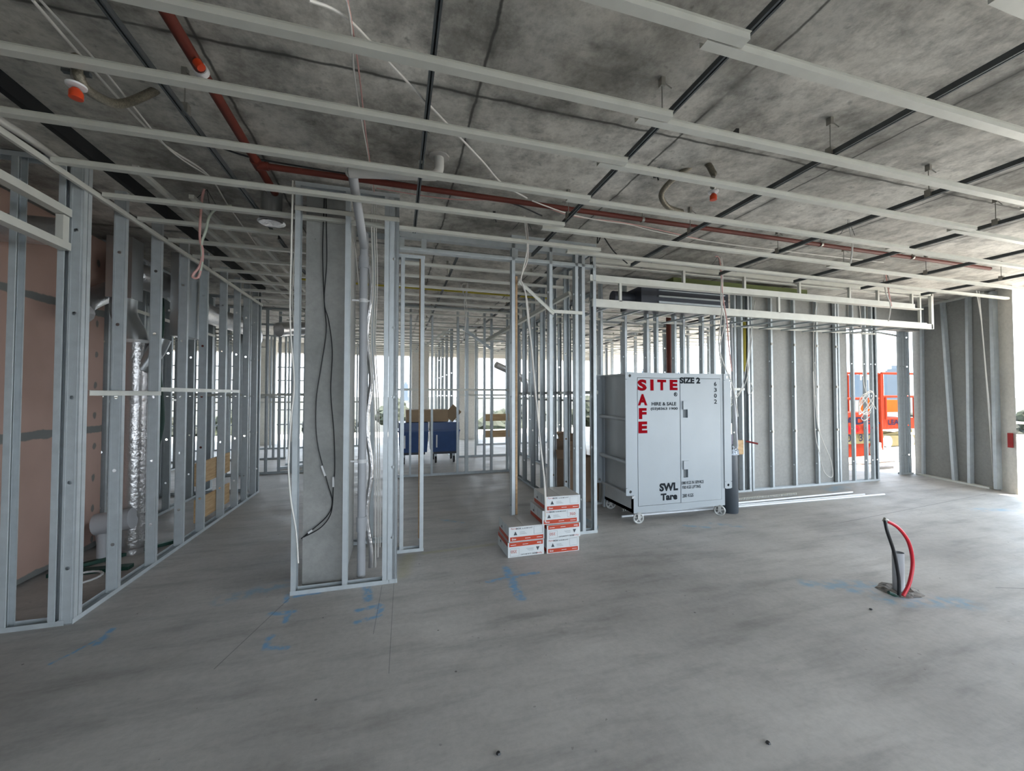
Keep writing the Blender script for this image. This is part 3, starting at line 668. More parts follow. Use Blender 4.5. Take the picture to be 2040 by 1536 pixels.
def bundle(label, pts_list, m_list, Y, r=.005, tie=None):
    t = thing('cable_drop', label, 'cable bundle', low(pt(*pts_list[0][0], Y)))
    o0 = t.location.copy()
    for P, m in zip(pts_list, m_list):
        MB().tube([q - o0 for q in smooth_pts([low(pt(x, y, Y)) for x, y in P], 6)], r, 6).build('cable_strand', m, t)
    if tie:
        for (x, y) in tie:
            q = low(pt(x, y, Y)) - o0
            for dx, dz in ((-.12, -.14), (.07, -.13), (.03, -.2)): MB().tube([q, q + Vector((dx, 0, dz))], .002, 5).build('cable_tie', BLACKCAB, t)
bundle('pink and white twisted cable loop hanging from the corridor ceiling', [
    [(408, 345), (402, 400), (398, 470), (404, 500), (398, 530), (386, 545), (384, 552), (392, 554), (398, 545), (404, 510), (400, 480)],
    [(462, 410), (436, 414), (418, 430), (410, 460), (402, 485), (403, 520), (398, 545)]], [PINKCAB, plain('pale_green_cable', (.55, .60, .50), .5)], 3.75, .009, [(413, 345)])
bundle('tied bundle of cables dropping behind the doorway jamb to the carton stack', [
    [(1044, 395), (1046, 450), (1050, 490), (1048, 510), (1040, 545), (1038, 560), (1046, 580), (1052, 640), (1060, 700), (1068, 790), (1078, 900), (1083, 945), (1086, 1000), (1086, 1040)],
    [(1046, 395), (1048, 440), (1052, 480), (1050, 520), (1038, 552), (1042, 570), (1050, 600), (1058, 690), (1064, 760), (1074, 860), (1082, 930), (1087, 985), (1087, 1030)]],
    [WHITECAB, plain('off_white_cable', (.60, .56, .52), .5)], 3.5, .0065, [(1046, 395)])
bundle('thick cable bundle hanging down behind the site box from the bulkhead', [
    [(1430, 470), (1438, 530), (1436, 600), (1444, 640), (1434, 690), (1440, 720), (1460, 770), (1470, 830)],
    [(1425, 470), (1434, 520), (1440, 590), (1448, 640), (1452, 690), (1458, 740)],
    [(1436, 470), (1440, 540), (1438, 620), (1432, 680), (1437, 730)]], [WHITECAB, PINKCAB, WHITECAB], 3.9, .007, [(1430, 470)])
bundle('pale cables looping down across the concrete wall studs', [
    [(1630, 580), (1622, 640), (1621, 730), (1628, 840), (1640, 880), (1656, 920), (1658, 950), (1642, 940), (1632, 900), (1624, 860), (1620, 740)],
    [(1632, 590), (1626, 650), (1625, 750), (1630, 850)]], [WHITECAB, WHITECAB], 4.97, .006)
bundle('grey cables twisting down from the ceiling in front of the bulkhead end', [
    [(1766, 505), (1762, 540), (1764, 580), (1774, 608), (1770, 640)], [(1768, 505), (1765, 545), (1772, 590), (1776, 610)]], [WHITECAB, PINKCAB], 3.85, .008, [(1767, 507)])
bundle('single grey cable loop hanging from the slab at the right', [[(1690, 355), (1692, 400), (1690, 440), (1698, 490), (1694, 525), (1698, 500)]], [WHITECAB], 2.75, .008, [(1690, 355)])
bundle('coiled white cable tangle tied to the studs in the right opening', [
    [(1718, 790) if k == 0 else (1726 + 15 * math.cos(k * .9 + k * .05), 800 + 22 * math.sin(k * .9) + (k % 3) * 2) for k in range(26)],
    [(1710, 585), (1715, 640), (1718, 700), (1722, 770), (1745, 815)], [(1726, 820), (1716, 832), (1722, 838), (1732, 830)]], [WHITECAB] * 3, 4.95, .007)
bundle('cables crossing behind the site box right side', [
    [(1502, 530), (1500, 600), (1494, 680), (1478, 770), (1462, 790), (1448, 802)], [(1504, 600), (1496, 690), (1486, 760), (1452, 815)], [(1490, 680), (1490, 780), (1500, 775), (1494, 760)]], [WHITECAB] * 3, 4.9, .006)
bundle('grey cables hanging down beside the right wall studs', [
    [(1945, 575), (1955, 640), (1962, 720), (1972, 850), (1980, 960)], [(1950, 575), (1957, 660), (1970, 800), (1990, 968)]], [WHITECAB] * 2, 4.05, .008)
bundle('white cables dangling in the room behind the doorway', [
    [(922, 530), (932, 560), (925, 600), (928, 640), (922, 680)], [(930, 530), (920, 570), (930, 610), (926, 650)], [(915, 530), (924, 580), (932, 555), (928, 600)]], [WHITECAB] * 3, 5.9, .008)
bundle('black cable loop hanging before the bulkhead frame', [[(1197, 470), (1190, 485), (1192, 465), (1200, 462), (1222, 500), (1250, 525)]], [BLACKCAB], 3.7, .006)
for (x, y, Y, lab) in [(1462, 270, 2.0, 'black strap tied round a ceiling batten at the upper right'), (1308, 345, 2.45, 'black strap tied round a batten above the doorway side'), (1612, 150, 1.66, 'black tape wrapped round the batten at the top right'), (985, 430, 3.1, 'black clip lump under the slab over the doorway')]:
    q = pt(x, y, Y)
    tag(MB().obox(q + Vector((-.012, -.04, .0)), q + Vector((.012, .04, .004)), .02, .035).obox(q, q + Vector((.015, .0, -.05)), .012, .004).build('black_strap', BLACKCAB), lab, 'strap')
# yellow gas pipe and far services
tube_thing('gas_pipe', 'thin yellow gas pipe under the slab in the room behind the doorway', 'pipe', [(-1.4, 6.1, 3.1), (2.4, 6.2, 3.1)], .014, YELCAB)
tube_thing('gas_pipe', 'upright ochre gas pipe in the stud cavity right of the site box', 'pipe', [pt(1483, 640, 5.06), pt(1483, 740, 5.06)], .025, YELCAB)
tube_thing('sprinkler_riser', 'upright red pipe standing behind the wall behind the site box', 'pipe', [(5.28, 6.9, 0), (5.28, 6.9, 3.1)], .05, REDPIPE, 12)
tube_thing('sprinkler_riser', 'upright red pipe seen between the corridor studs', 'pipe', [(-3.3, 8.3, 0), (-3.3, 8.3, 3.0)], .05, REDPIPE, 12)
tube_thing('cable_riser', 'thick dark green cable bundle hanging behind the corridor studs', 'cable bundle', [(-2.72, 5.7, 3.0), (-2.7, 5.75, 2.4), (-2.66, 5.6, 1.9), (-2.62, 5.62, 1.2), (-2.70, 5.6, .75)], .028, GREEN, 8, 6)
# ducts on the left
dk = thing('round_air_duct', 'tall silver round duct with a side branch standing behind the left studs', 'duct', (-2.42, 4.72, 0))
pr = []
for i in range(60): pr.append((.098 + (.004 if i % 2 else 0), .06 + 1.95 * i / 59))
MB().lathe([(.11, .0), (.11, .05)] + pr, n=24).build('spiral_pipe', FOIL, dk)
MB().tube(smooth_pts([(0, 0, 1.98), (-.02, 0, 2.08), (-.10, 0, 2.28), (-.10, 0, 2.5)], 5), .10, 20).build('upper_elbow', DUCTSTEEL, dk)
MB().tube([(.05, 0, 1.75), (.16, .02, 1.95), (.2, .02, 2.06)], .075, 18).build('side_branch', DUCTSTEEL, dk)
MB().box((-.2, -.09, 2.42), (.0, .09, 3.0)).build('rectangular_riser', DUCTSTEEL, dk)
MB().tube([(.12, .04, .1), (.12, .04, 1.9)], .05, 14).build('secondary_pipe', FOIL, dk)
for z in (.35, 1.42, 2.0): MB().lathe([(.104, z), (.106, z + .03)], n=24).build('tape_band', WHPL if z > 1.9 else FOIL, dk)
t = tag(MB().box((-2.28, 5.0, 2.12), (-2.12, 5.3, 3.0)).build('rectangular_duct', DUCTSTEEL), 'boxy sheet metal duct hanging behind the corridor studs', 'duct')
tag(MB().tube(smooth_pts([(-2.75, 4.95, 2.78), (-2.45, 5.3, 2.7), (-2.5, 6.4, 2.62), (-2.35, 7.6, 2.6), (-2.7, 9.0, 2.6)], 8), .13, 18).build('flexible_duct', FOIL), 'long silver flexible duct running back above the corridor wall', 'duct')
tag(MB().tube(smooth_pts([(-3.4, 3.7, 2.66), (-2.9, 3.75, 2.70), (-2.35, 3.8, 2.72)], 6), .10, 16).build('flexible_duct', FOIL), 'silver duct crossing high up behind the left corner studs', 'duct')
tag(MB().tube(smooth_pts([(-1.95, 7.7, 2.62), (-1.7, 8.0, 2.7), (-1.1, 8.2, 2.75)], 6), .12, 16).build('flexible_duct', FOIL), 'crumpled silver duct at the far end of the corridor ceiling', 'duct')
tag(MB().tube(smooth_pts([(-2.6, 4.3, 2.2), (-2.75, 4.6, 2.35), (-2.7, 5.0, 2.6)], 6), .09, 14).build('flexible_duct', FOIL), 'short crumpled foil duct beside the pink wall', 'duct')
q = pt(541, 446, 3.66)
t = thing('exhaust_duct', 'dark round duct dropping from the slab with a bright foil collar', 'duct', (q.x, q.y, q.z))
MB().tube([(0, 0, .05), (0, 0, HS - q.z - .001)], .078, 20).build('spigot', DUCTSTEEL, t)
MB().lathe([(.045, .03), (.085, 0), (.102, .010), (.084, .03), (.082, .06), (.078, .06)], n=24).build('foil_collar', FOIL, t)
# floor clutter on the left
t = thing('white_bucket', 'white plastic bucket on the floor behind the left studs', 'bucket', (-2.68, 4.95, 0))
MB().lathe([(.12, 0), (.145, .26), (.152, .26), (.152, .28), (.13, .28), (.11, .02)], n=24).build('bucket_body', WHPL, t)
MB().lathe([(.149, .17), (.151, .185)], n=24).build('rim_band', BLACKCAB, t)
t = thing('duct_offcut', 'pale grey pipe elbow lying beside the foot of the round duct', 'pipe', (-2.5, 4.55, 0))
MB().tube([(-.1, 0, .33), (.16, .02, .36)], .095, 18).build('pipe_piece', PVC, t)
MB().tube([(-.05, 0, .0), (-.05, 0, .26)], .04, 10).build('support_block', PVC, t)
tube_thing('strap_coil', 'pale strap coil lying on the floor behind the left studs', 'strap', [(-2.45 + .13 * math.cos(a * .6), 4.12 + .13 * math.sin(a * .6), .02) for a in range(22)], .008, WHPL)
tag(MB().box((-2.75, 4.25, 0), (-2.2, 4.33, .03)).obox((-2.75, 4.3, .02), (-2.15, 4.9, .02), .05, .03).build('green_hose_strip', GREEN), 'dark green plastic strip on the floor behind the left studs', 'strip')
tag(MB().obox((-2.118, 5.22, .62), (-2.118, 6.15, .62), .018, .25).build('plywood_nogging', PLY), 'upper plywood nogging between the corridor studs', 'plywood nogging', 'corridor plywood noggings')
tag(MB().obox((-2.118, 5.22, .22), (-2.118, 6.15, .22), .018, .25).build('plywood_nogging', PLY), 'lower plywood nogging between the corridor studs', 'plywood nogging', 'corridor plywood noggings')

for i, (x0, y0, z0, x1, y1, z1, lab) in enumerate([(-2.3, 9.1, .03, -1.1, 9.6, .03, 'lowest of the loose steel channels piled beyond the corridor end frame'), (-2.2, 9.35, .06, -1.0, 9.3, .22, 'tilted steel channel of the pile beyond the corridor end frame'), (-1.9, 9.5, .07, -1.15, 9.0, .30, 'topmost bright steel channel of the pile beyond the corridor')]):
    o = MB().obox((x0, y0, z0), (x1, y1, z1), .07, .04).build('loose_channel', STEEL2 if i == 2 else STEEL); tag(o, lab, 'steel channel', 'loose channels at the corridor end')
# ---------------------------------------------------------------- deeper rooms
stud_wall('stud wall closing the far end of the left corridor', (-3.3, 8.66), 0, 2.4, every(2.4, .22, 'r'), nogs=[(1.5, 0, 2.4)])
stud_wall('frame along the far right side of the corridor beyond the column', (-.74, 4.75), 90, 2.6, every(2.6, .6), nogs=[])
stud_wall('far-left stud wall parallel to the corridor wall', (-4.3, 5.2), 90, 4.6, every(4.6, .5), z1=3.05, nogs=[(1.4, 0, 4.6)])
stud_wall('cross frame in the left room behind the round duct', (-4.2, 7.2), 0, 2.0, every(2.0, .4), z1=3.05, nogs=[(1.5, 0, 2.0)])
stud_wall('second stud wall far beyond the middle room with wide timber rails', (1.4, 9.68), 0, 1.7, every(1.7, .42), nogs=[(1.5, 0, 1.7)])
for i, z in enumerate((.55, .95)): tag(MB().box((2.05, 9.60, z - .085), (2.95, 9.62, z + .085)).build('timber_nogging', PLY), ['lower', 'upper'][i] + ' timber board across the far stud wall beyond the middle room', 'timber board', 'far timber boards')
stud_wall('stud wall running to the far facade, lit cream, behind the blue bins', (1.3, 9.9), 90, 4.2, every(4.2, 1.0), nogs=[])
stud_wall('far stud partition near the facade on the centre right', (2.3, 11.9), 0, 2.6, every(2.6, .45), nogs=[(1.4, 0, 2.6)])
stud_wall('stud wall running back behind the perpendicular frame on the right', (3.05, 5.9), 90, 4.2, every(4.2, .45, 'l'), nogs=[(1.4, 0, 4.2)])
stud_wall('far stud wall seen above the site box', (4.3, 8.1), 0, 3.2, every(3.2, .6), nogs=[(1.6, 0, 3.2)])
stud_wall('stud wall running back in the right rear room', (6.1, 6.3), 90, 4.6, every(4.6, .6), nogs=[])
for i, (x, y, wx) in enumerate([(.75, 13.4, .55), (2.35, 13.6, .7), (4.9, 13.8, .5), (7.7, 13.8, .6), (-3.8, 13.6, .5)]):
    struct('wall_facade_column', MB().box((x - wx / 2, y, 0), (x + wx / 2, y + .35, HS)), WARMC, 'pale concrete facade column')
struct('trim_4', MB().box((-9, 14.3, 2.85), (9.6, 14.75, HS)), WARMC, 'concrete downstand along the far facade')
def adopt(o, t):
    M = Matrix.Translation(t.location) @ Matrix.Rotation(t.rotation_euler.z, 4, 'Z')
    o.parent = t; o.matrix_parent_inverse = M.inverted()
    for k in ('label', 'category', 'group'):
        if k in o: del o[k]
stud_wall('stud wall carrying on behind the pink plasterboard', (-2.86, 5.03), 90, 2.5, every(2.5, .6), z1=3.08, nogs=[(2.45, 0, 2.5)])
stud_wall('far left frame near the facade behind the corridor wall', (-6.4, 10.6), 0, 3.9, every(3.9, .45), nogs=[(1.45, 0, 3.9)])
stud_wall('stud wall at the back of the left rooms, nearest the scaffold', (-5.2, 12.6), 0, 4.4, every(4.4, .45), nogs=[(1.3, 0, 4.4)])
stud_wall('cross frame in the left room just beyond the round duct', (-4.4, 5.9), 0, 1.5, every(1.5, .45), z1=3.08)
tube_thing('overhead_pipe', 'pale plastic pipe running back overhead at the top left edge', 'pipe', [pt(-60, 205, 2.5), pt(0, 240, 2.75), pt(116, 318, 3.35), pt(240, 418, 4.6), pt(300, 462, 6.0)], .022, PVCW, 10, 4)
# diagonal braces and duct clutter over the middle room
adopt(bar_thing('diagonal_brace', 'long bright diagonal steel brace above the middle room', 'brace', (1.35, 6.1, 2.35), (2.12, 4.7, 2.8), .05, .05, STEEL2), wE)
adopt(bar_thing('diagonal_brace', 'diagonal steel strut falling to the right above the middle wall', 'brace', (1.2, 7.5, 2.75), (1.75, 7.5, 2.38), .04, .05, STEEL), wF)
adopt(bar_thing('diagonal_brace', 'short pale diagonal strut left of the middle wall studs', 'brace', (.35, 8.2, 2.35), (.95, 8.2, 2.8), .04, .04, STEEL2), wF)
t = thing('air_conditioning_unit', 'dark grilled air conditioning unit hung inside the bulkhead', 'air conditioner', (3.25, 4.45, 2.66))
MB().box((-.25, 0, 0), (1.12, .5, .24)).build('casing', DARK, t)
MB().box((.0, -.02, .03), (1.05, -.001, .055)).box((0, -.02, .11), (1.05, -.001, .13)).box((0, -.02, .19), (1.05, -.001, .2)).build('grille', STEEL, t)
MB().tube([(-.55, .2, .12), (-.25, .2, .12)], .08, 14).build('spigot', DARK, t)
tube_thing('insulated_pipe', 'white insulated pipe lying on top of the bulkhead', 'pipe', [pt(1478, 540, 4.4), pt(1542, 549, 4.4)], .025, PVCW, 10)
tag(MB().tube(smooth_pts([(2.2, 9.0, 2.2), (2.9, 9.2, 1.9), (3.15, 9.3, 1.55)], 6), .08, 12).build('flexible_duct', FOIL), 'dark insulated duct hanging in the far room left of the site box', 'duct')
tag(MB().box((3.6, 4.6, 3.02), (6.0, 4.9, 3.1)).build('insulation_batt', ROPEY), 'yellow-green insulation lying above the bulkhead rails', 'insulation')
# blue bins with cardboard on top
for i, (x, lab) in enumerate([(.36, 'blue wheeled bin under the cardboard box, the left of the pair'), (1.04, 'blue wheeled bin under the cardboard box, the right of the pair')]):
    t = thing('wheeled_bin', lab, 'bin', (x, 9.3, 0), 0, 'blue wheeled bins')
    MB().add([(-.29, -.3, .25), (.29, -.3, .25), (.29, .3, .25), (-.29, .3, .25), (-.315, -.36, .70), (.315, -.36, .70), (.315, .36, .70), (-.315, .36, .70)], [(0, 3, 2, 1), (4, 5, 6, 7), (0, 1, 5, 4), (1, 2, 6, 5), (2, 3, 7, 6), (3, 0, 4, 7)]).build('tub', BLUEBIN, t)
    MB().box((-.325, -.38, .70), (.325, .38, .73)).box((-.31, -.34, .73), (.31, .34, .9)).build('lid', BLUEBIN, t)
    MB().box((-.2, -.35, .35), (-.17, -.335, .66)).build('label_strip', WHPL, t)
    MB().box((-.25, -.3, .2), (.25, .3, .25)).build('base_frame', DARK, t)
    for sx in (-.2, .2):
        for sy in (-.25, .25):
            cst = MB().tube([(sx - .02, sy, .075), (sx + .02, sy, .075)], .075, 14).build('castor', BLACKCAB, t)
            MB().box((sx - .03, sy - .02, .08), (sx + .03, sy + .02, .2)).build('fork', STEEL, cst)
t = thing('cardboard_box', 'open brown cardboard box lying on top of the blue bins', 'box', (.70, 9.3, .912))
MB().box((-.5, -.28, 0), (.42, .28, .26)).build('box_body', KRAFT, t)
MB().obox((.42, -.28, .27), (.60, -.34, .1), .01, .3).build('flap', KRAFT, t)
# paper bags and boxes behind the frame
for i, (x, y, w_, d_, h_, rz, lab) in enumerate([(2.50, 5.35, .5, .4, .62, .1, 'slumped brown paper bag leaning behind the studs above the cartons'), (3.3, 5.5, .62, .42, .60, -.05, 'brown cardboard box standing open left of the site box'), (2.72, 6.05, .4, .4, .78, .3, 'tall brown bag standing furthest back behind the studs')]):
    t = thing('paper_bag' if i != 1 else 'cardboard_box', lab, 'bag' if i != 1 else 'box', (x, y, 0), rz)
    mb = MB(); n_ = 9
    rings = []
    for k in range(n_):
        z = h_ * k / (n_ - 1); s_ = 1 - (.12 * (k / (n_ - 1)) ** 2 if i != 1 else 0)
        for (a, b_) in [(-1, -1), (0, -1.0), (1, -1), (1.0, 0), (1, 1), (0, 1.0), (-1, 1), (-1.0, 0)]:
            jit = .02 * noise.noise(Vector((a * 2 + i * 7, b_ * 2, z * 6))) if i != 1 else 0
            rings.append((a * w_ / 2 * s_ + jit, b_ * d_ / 2 * s_ + jit, z))
    mb.add(rings, [(8 * k + j, 8 * k + (j + 1) % 8, 8 * (k + 1) + (j + 1) % 8, 8 * (k + 1) + j) for k in range(n_ - 1) for j in range(8)] + [tuple(range(7, -1, -1))])
    mb.build('bag_body' if i != 1 else 'box_body', KRAFTD, t)
    MB().obox((-w_ / 2, -d_ / 2, h_), (-w_ / 2 - .05, -d_ / 2 - .06, h_ + .13), .3, .006).obox((w_ / 2 - .1, d_ / 2, h_), (w_ / 2 - .1, d_ / 2 + .1, h_ + .1), .3, .006).build('flap', KRAFTD, t)

# ---------------------------------------------------------------- site box
SB = Vector((0, 4.12, 0)); YF = 4.12
sb = thing('site_storage_box', 'large pale blue-grey steel site box on castors with red and black stencilled lettering', 'tool box', (3.30, YF, 0))
ox = 3.30
XL, XR, ZB, ZT, DEP = 2.655 - ox, 3.955 - ox, .125, 1.765, .74
MB().box((XL, .012, ZB), (XR, DEP, ZB + .04)).box((XL, .03, ZT - .02), (XR, DEP, ZT)).box((XL + .02, DEP - .02, ZB), (XR - .02, DEP, ZT)).box((XR - .03, .02, ZB), (XR - .01, DEP, ZT)).build('shell', BOXSIDELIT, sb)
MB().box((XL + .03, .02, ZB + .18), (XL + .05, DEP, ZT - .01)).build('side_panel', BOXSIDELIT, sb)
MB().box((XL, .005, ZB), (XL + .05, DEP, ZB + .19)).build('side_skirt', BOXSIDELIT, sb)
DL, DM, DR, DT, DB = 2.712 - ox, 3.304 - ox, 3.905 - ox, 1.705, .2
MB().box((XL, 0, ZB), (DL, .05, ZT)).box((DR, 0, ZB), (XR, .05, ZT)).box((DL, 0, DT), (DR, .05, ZT)).box((DL, 0, ZB), (DR, .05, DB)).build('front_frame', BOXP, sb)
MB().box((DL, .03, DB), (DR, .04, DT)).build('door_reveal', GAPM, sb)
def ear(x0, x1, z0, z1, y):
    # corner plate with two lifting eyes, built as octagon-holed plate
    mb = MB(); hz = [z0 + .045, z1 - .045]; cx = (x0 + x1) / 2; r = .017
    zs = [z0, z0 + .09, z1 - .09, z1]
    mb.box((x0, y, z0 + .09), (x1, y + .008, z1 - .09))
    for (a, b_) in ((z0, z0 + .09), (z1 - .09, z1)):
        cz = (a + b_) / 2; N = 16; ring = []; outer = []
        for i in range(N):
            t_ = 2 * math.pi * (i + .5) / N; c_, s_ = math.cos(t_), math.sin(t_)
            k = min((x1 - x0) / 2 / max(1e-6, abs(c_)), (b_ - a) / 2 / max(1e-6, abs(s_)))
            ring.append((cx + r * c_, cz + r * s_)); outer.append((cx + k * c_ * .995, cz + k * s_ * .995))
        vs_ = [(p[0], y, p[1]) for p in ring + outer] + [(p[0], y + .008, p[1]) for p in ring + outer]
        fs = []
        for i in range(N):
            j = (i + 1) % N
            fs += [(i, j, N + j, N + i), (2 * N + i, 3 * N + i, 3 * N + j, 2 * N + j), (i, 2 * N + i, 2 * N + j, j), (N + i, N + j, 3 * N + j, 3 * N + i)]
        mb.add(vs_, fs)
    return mb
for (a, b_, zb, y) in [(2.548 - ox, 2.665 - ox, .335, -.012), (3.945 - ox, 4.055 - ox, .33, -.012), (2.56 - ox, 2.66 - ox, .33, DEP - .01), (3.95 - ox, 4.04 - ox, .33, DEP - .01)]:
    e_ = ear(a, b_, zb, ZT + .005, y).build('lifting_plate', BOXP, sb)
MB().box((XL - .012, .0, .35), (XL, .02, ZT)).build('corner_angle', BOXP, sb)
MB().box((XR, .0, .35), (XR + .012, .02, ZT)).build('corner_angle', BOXP, sb)
MB().box((XL - .01, DEP - .06, 0.02), (XL + .04, DEP - .02, .34)).build('rear_leg', BOXP, sb)
MB().box((XL - .008, DEP - .07, .33), (XL + .0, DEP, ZT)).build('corner_angle', BOXP, sb)
for z in (.70, 1.21): MB().tube([(XL - .03, .0, z), (XL - .03, DEP, z + .01)], .023, 12).build('side_rail', BOXSIDELIT, sb)
MB().obox((XL + .0, .0, .31), (XL + .0, DEP, .34), .04, .03).build('side_rail', BOXSIDELIT, sb)
dl = MB().box((DL + .005, -.002, DB + .005), (DM - .005, .02, DT - .005)).build('door', BOXP, sb)
mb = MB(); rec = []
LAT = [(pt(1360, 799, YF), pt(1370, 832, YF)), (pt(1361, 918, YF), pt(1370.5, 951, YF))]
zz = [DB + .003]
for a, b_ in sorted(LAT, key=lambda q: q[1].z):
    mz = (a.z + b_.z) / 2 + .003
    mb.box((DM + .004, -.002, zz[-1]), (DR - .005, .02, b_.z)); zz.append(mz)
    mb.box((DM + .004, -.002, b_.z), (a.x - ox, .02, mz)).box((b_.x - ox, -.002, b_.z), (DR - .005, .02, mz))
mb.box((DM + .004, -.002, zz[-1]), (DR - .005, .02, DT - .005))
dr = mb.build('door', BOXP, sb)
for a, b_ in LAT:
    mz = (a.z + b_.z) / 2
    MB().box((a.x - ox - .006, -.02, mz), (b_.x - ox + .006, -.002, a.z)).build('latch_cover', BOXP, dr)
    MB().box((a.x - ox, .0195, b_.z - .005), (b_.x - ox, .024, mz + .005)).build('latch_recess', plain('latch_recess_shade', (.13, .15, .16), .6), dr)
def crop3(x, y): return pt(1180 + x / 4.3875, 720 + y / 4.3875, YF)
def letters(parent, lst, m, name, bold=.02):
    mb = MB()
    for (s_, x0, y0, x1, y1) in lst:
        a = crop3(x0, y0); b_ = crop3(x1, y1); c_ = crop3(x0, y1)
        put_text(mb, s_, a.x - ox, b_.x - ox, (b_.z + c_.z) / 2, a.z, -.0035, bold)
    return mb.build(name, m, parent)
letters(dl, [('S', 393, 157, 475, 257), ('I', 505, 158, 535, 255), ('T', 566, 159, 645, 253), ('E', 675, 160, 744, 252),
             ('A', 396, 285, 480, 385), ('F', 405, 408, 474, 504), ('E', 401, 526, 480, 628)], REDLET, 'red_lettering', .055)
letters(dl, [('HIRE & SALE', 517, 356, 732, 386), ('(03)8363 1900', 508, 402, 745, 430), ('R', 718, 276, 736, 300), ], BLKLET, 'black_lettering', .03)
letters(dl, [('SWL', 585, 1066, 748, 1132), ('Tare', 596, 1156, 742, 1212)], BLKLET, 'load_lettering', .05)
rg = MB(); c_ = crop3(727, 288)
rg.tube([(c_.x - ox + .022 * math.cos(a * math.pi / 12), -.0035, c_.z + .022 * math.sin(a * math.pi / 12)) for a in range(25)], .003, 4).build('registered_mark', BLKLET, dl)
letters(dr, [('SIZE 2', 762, 138, 942, 194)], BLKLET, 'size_lettering', .05)
letters(dr, [('6', 1062, 178, 1084, 216), ('3', 1062, 232, 1086, 266), ('0', 1062, 282, 1086, 318), ('2', 1062, 332, 1088, 370),
             ('1000 KGS IN SERVICE', 778, 1050, 972, 1070), ('930 KGS LIFTING', 785, 1088, 946, 1110), ('280 KGS', 787, 1160, 882, 1186)], BLKLET, 'black_lettering', .02)
for i, (x, y, a_) in enumerate([(2.715 - ox, .0, 0), (3.87 - ox, .0, 35), (2.72 - ox, DEP - .10, 10), (3.87 - ox, DEP - .10, 20)]):
    ca = thing('castor', '', '', (x, y, 0)); 
    for k in ('label', 'category'): del ca[k]
    ca.parent = sb; ca.rotation_euler = (0, 0, R(82 - a_))
    ringp = [(0, .056 * math.cos(2 * math.pi * k / 28), .068 + .056 * math.sin(2 * math.pi * k / 28)) for k in range(29)]
    whl = MB().tube(ringp, .0115, 8, False); whl = whl.build('wheel', CASTM, ca)
    MB().tube([(-.004, 0, .068), (.004, 0, .068)], .052, 22).build('wheel_web', plain('castor_shadow_grey', (.16, .165, .165), .6), whl)
    sp_ = MB().tube([(-.02, 0, .068), (.02, 0, .068)], .016, 14)
    for k in range(5): sp_.obox((0, 0, .068), (0, .05 * math.cos(1.257 * k + .3), .068 + .05 * math.sin(1.257 * k + .3)), .016, .012, (1, 0, 0))
    sp_.build('wheel_spokes', CASTM, whl)
    MB().obox((-.024, 0, .06), (-.024, .0, .13), .003, .035, (0, 1, 0)).obox((.024, 0, .06), (.024, .0, .13), .003, .035, (0, 1, 0)).box((-.035, -.035, .118), (.035, .035, .125)).build('fork', CASTM, ca)
# gas cylinder beside the box
gb = thing('gas_cylinder', 'blue-grey gas cylinder standing on the floor at the right of the site box', 'gas cylinder', (4.125, 4.225, 0))
MB().lathe([(.098, 0), (.104, .02), (.104, .76), (.092, .82), (.06, .86), (.03, .88)], n=28).build('cylinder_body', BOTTLE, gb)
MB().lathe([(.045, .86), (.05, .9), (.05, .99), (.03, 1.0)], n=18).build('dark_cap', PURPLE, gb)
MB().lathe([(.075, .80), (.118, .74), (.112, .80), (.06, .86)], n=18).build('plastic_wrap', foil_mat('clear_wrap', (.25, .28, .32), .8, 40, .25), gb)
MB().lathe([(.018, 1.0), (.018, 1.28), (.012, 1.3)], n=12).build('valve_stem', RODM, gb)
tube_thing('plastic_tube', 'grey plastic tube leaning down behind the gas cylinder', 'pipe', [pt(1456, 640, 4.85), pt(1460, 760, 4.8), pt(1468, 888, 4.7), (4.55, 4.72, .03)], .02, PVC, 10)
# timber block with red handle
q = pt(1473, 892, 5.0)
tag(MB().box((q.x - .07, 4.98, q.z - .1), (q.x + .06, 5.0, q.z + .12)).build('timber_block', PLY), 'small plywood block fixed between the studs right of the site box', 'timber block')
tube_thing('hand_tool', 'dark red tool handle sticking out beside the plywood block', 'tool', [pt(1486, 879, 4.95), pt(1510, 884, 4.85)], .014, plain('dark_red_grip', (.22, .02, .02), .5), 10)
# conduits on the floor
for i, (x0, y0, x1, y1, z, lab) in enumerate([(2.66, 4.39, 7.04, 4.28, .013, 'front white conduit lying on the floor under the site box'), (2.9, 4.43, 6.75, 4.36, .013, 'second white conduit from the front, lying under the site box'), (3.0, 4.47, 6.7, 4.50, .013, 'third white conduit from the front on the floor'), (3.3, 4.42, 6.62, 4.44, .036, 'white conduit lying on top of the others on the floor')]):
    o = tube_thing('plastic_conduit', lab, 'conduit', [(x0, y0, z), (x1, y1, z)], .0125, CONDUIT, 10, group='floor conduits')
t = thing('perforated_angle', 'perforated steel angle strip lying beside the floor conduits', 'angle strip', (2.8, 4.62, 0), R(.8))
MB().box((0, 0, .0), (3.0, .03, .0015)).build('strip', STEEL, t)
MB().add([p for k in range(100) for p in ((.02 + k * .03, 0, .001), (.03 + k * .03, 0, .001), (.03 + k * .03, 0, .03), (.02 + k * .03, 0, .03))], [(4 * k, 4 * k + 1, 4 * k + 2, 4 * k + 3) for k in range(100)]).box((0, 0, .026), (3.0, .0015, .03)).build('toothed_edge', STEEL2, t)

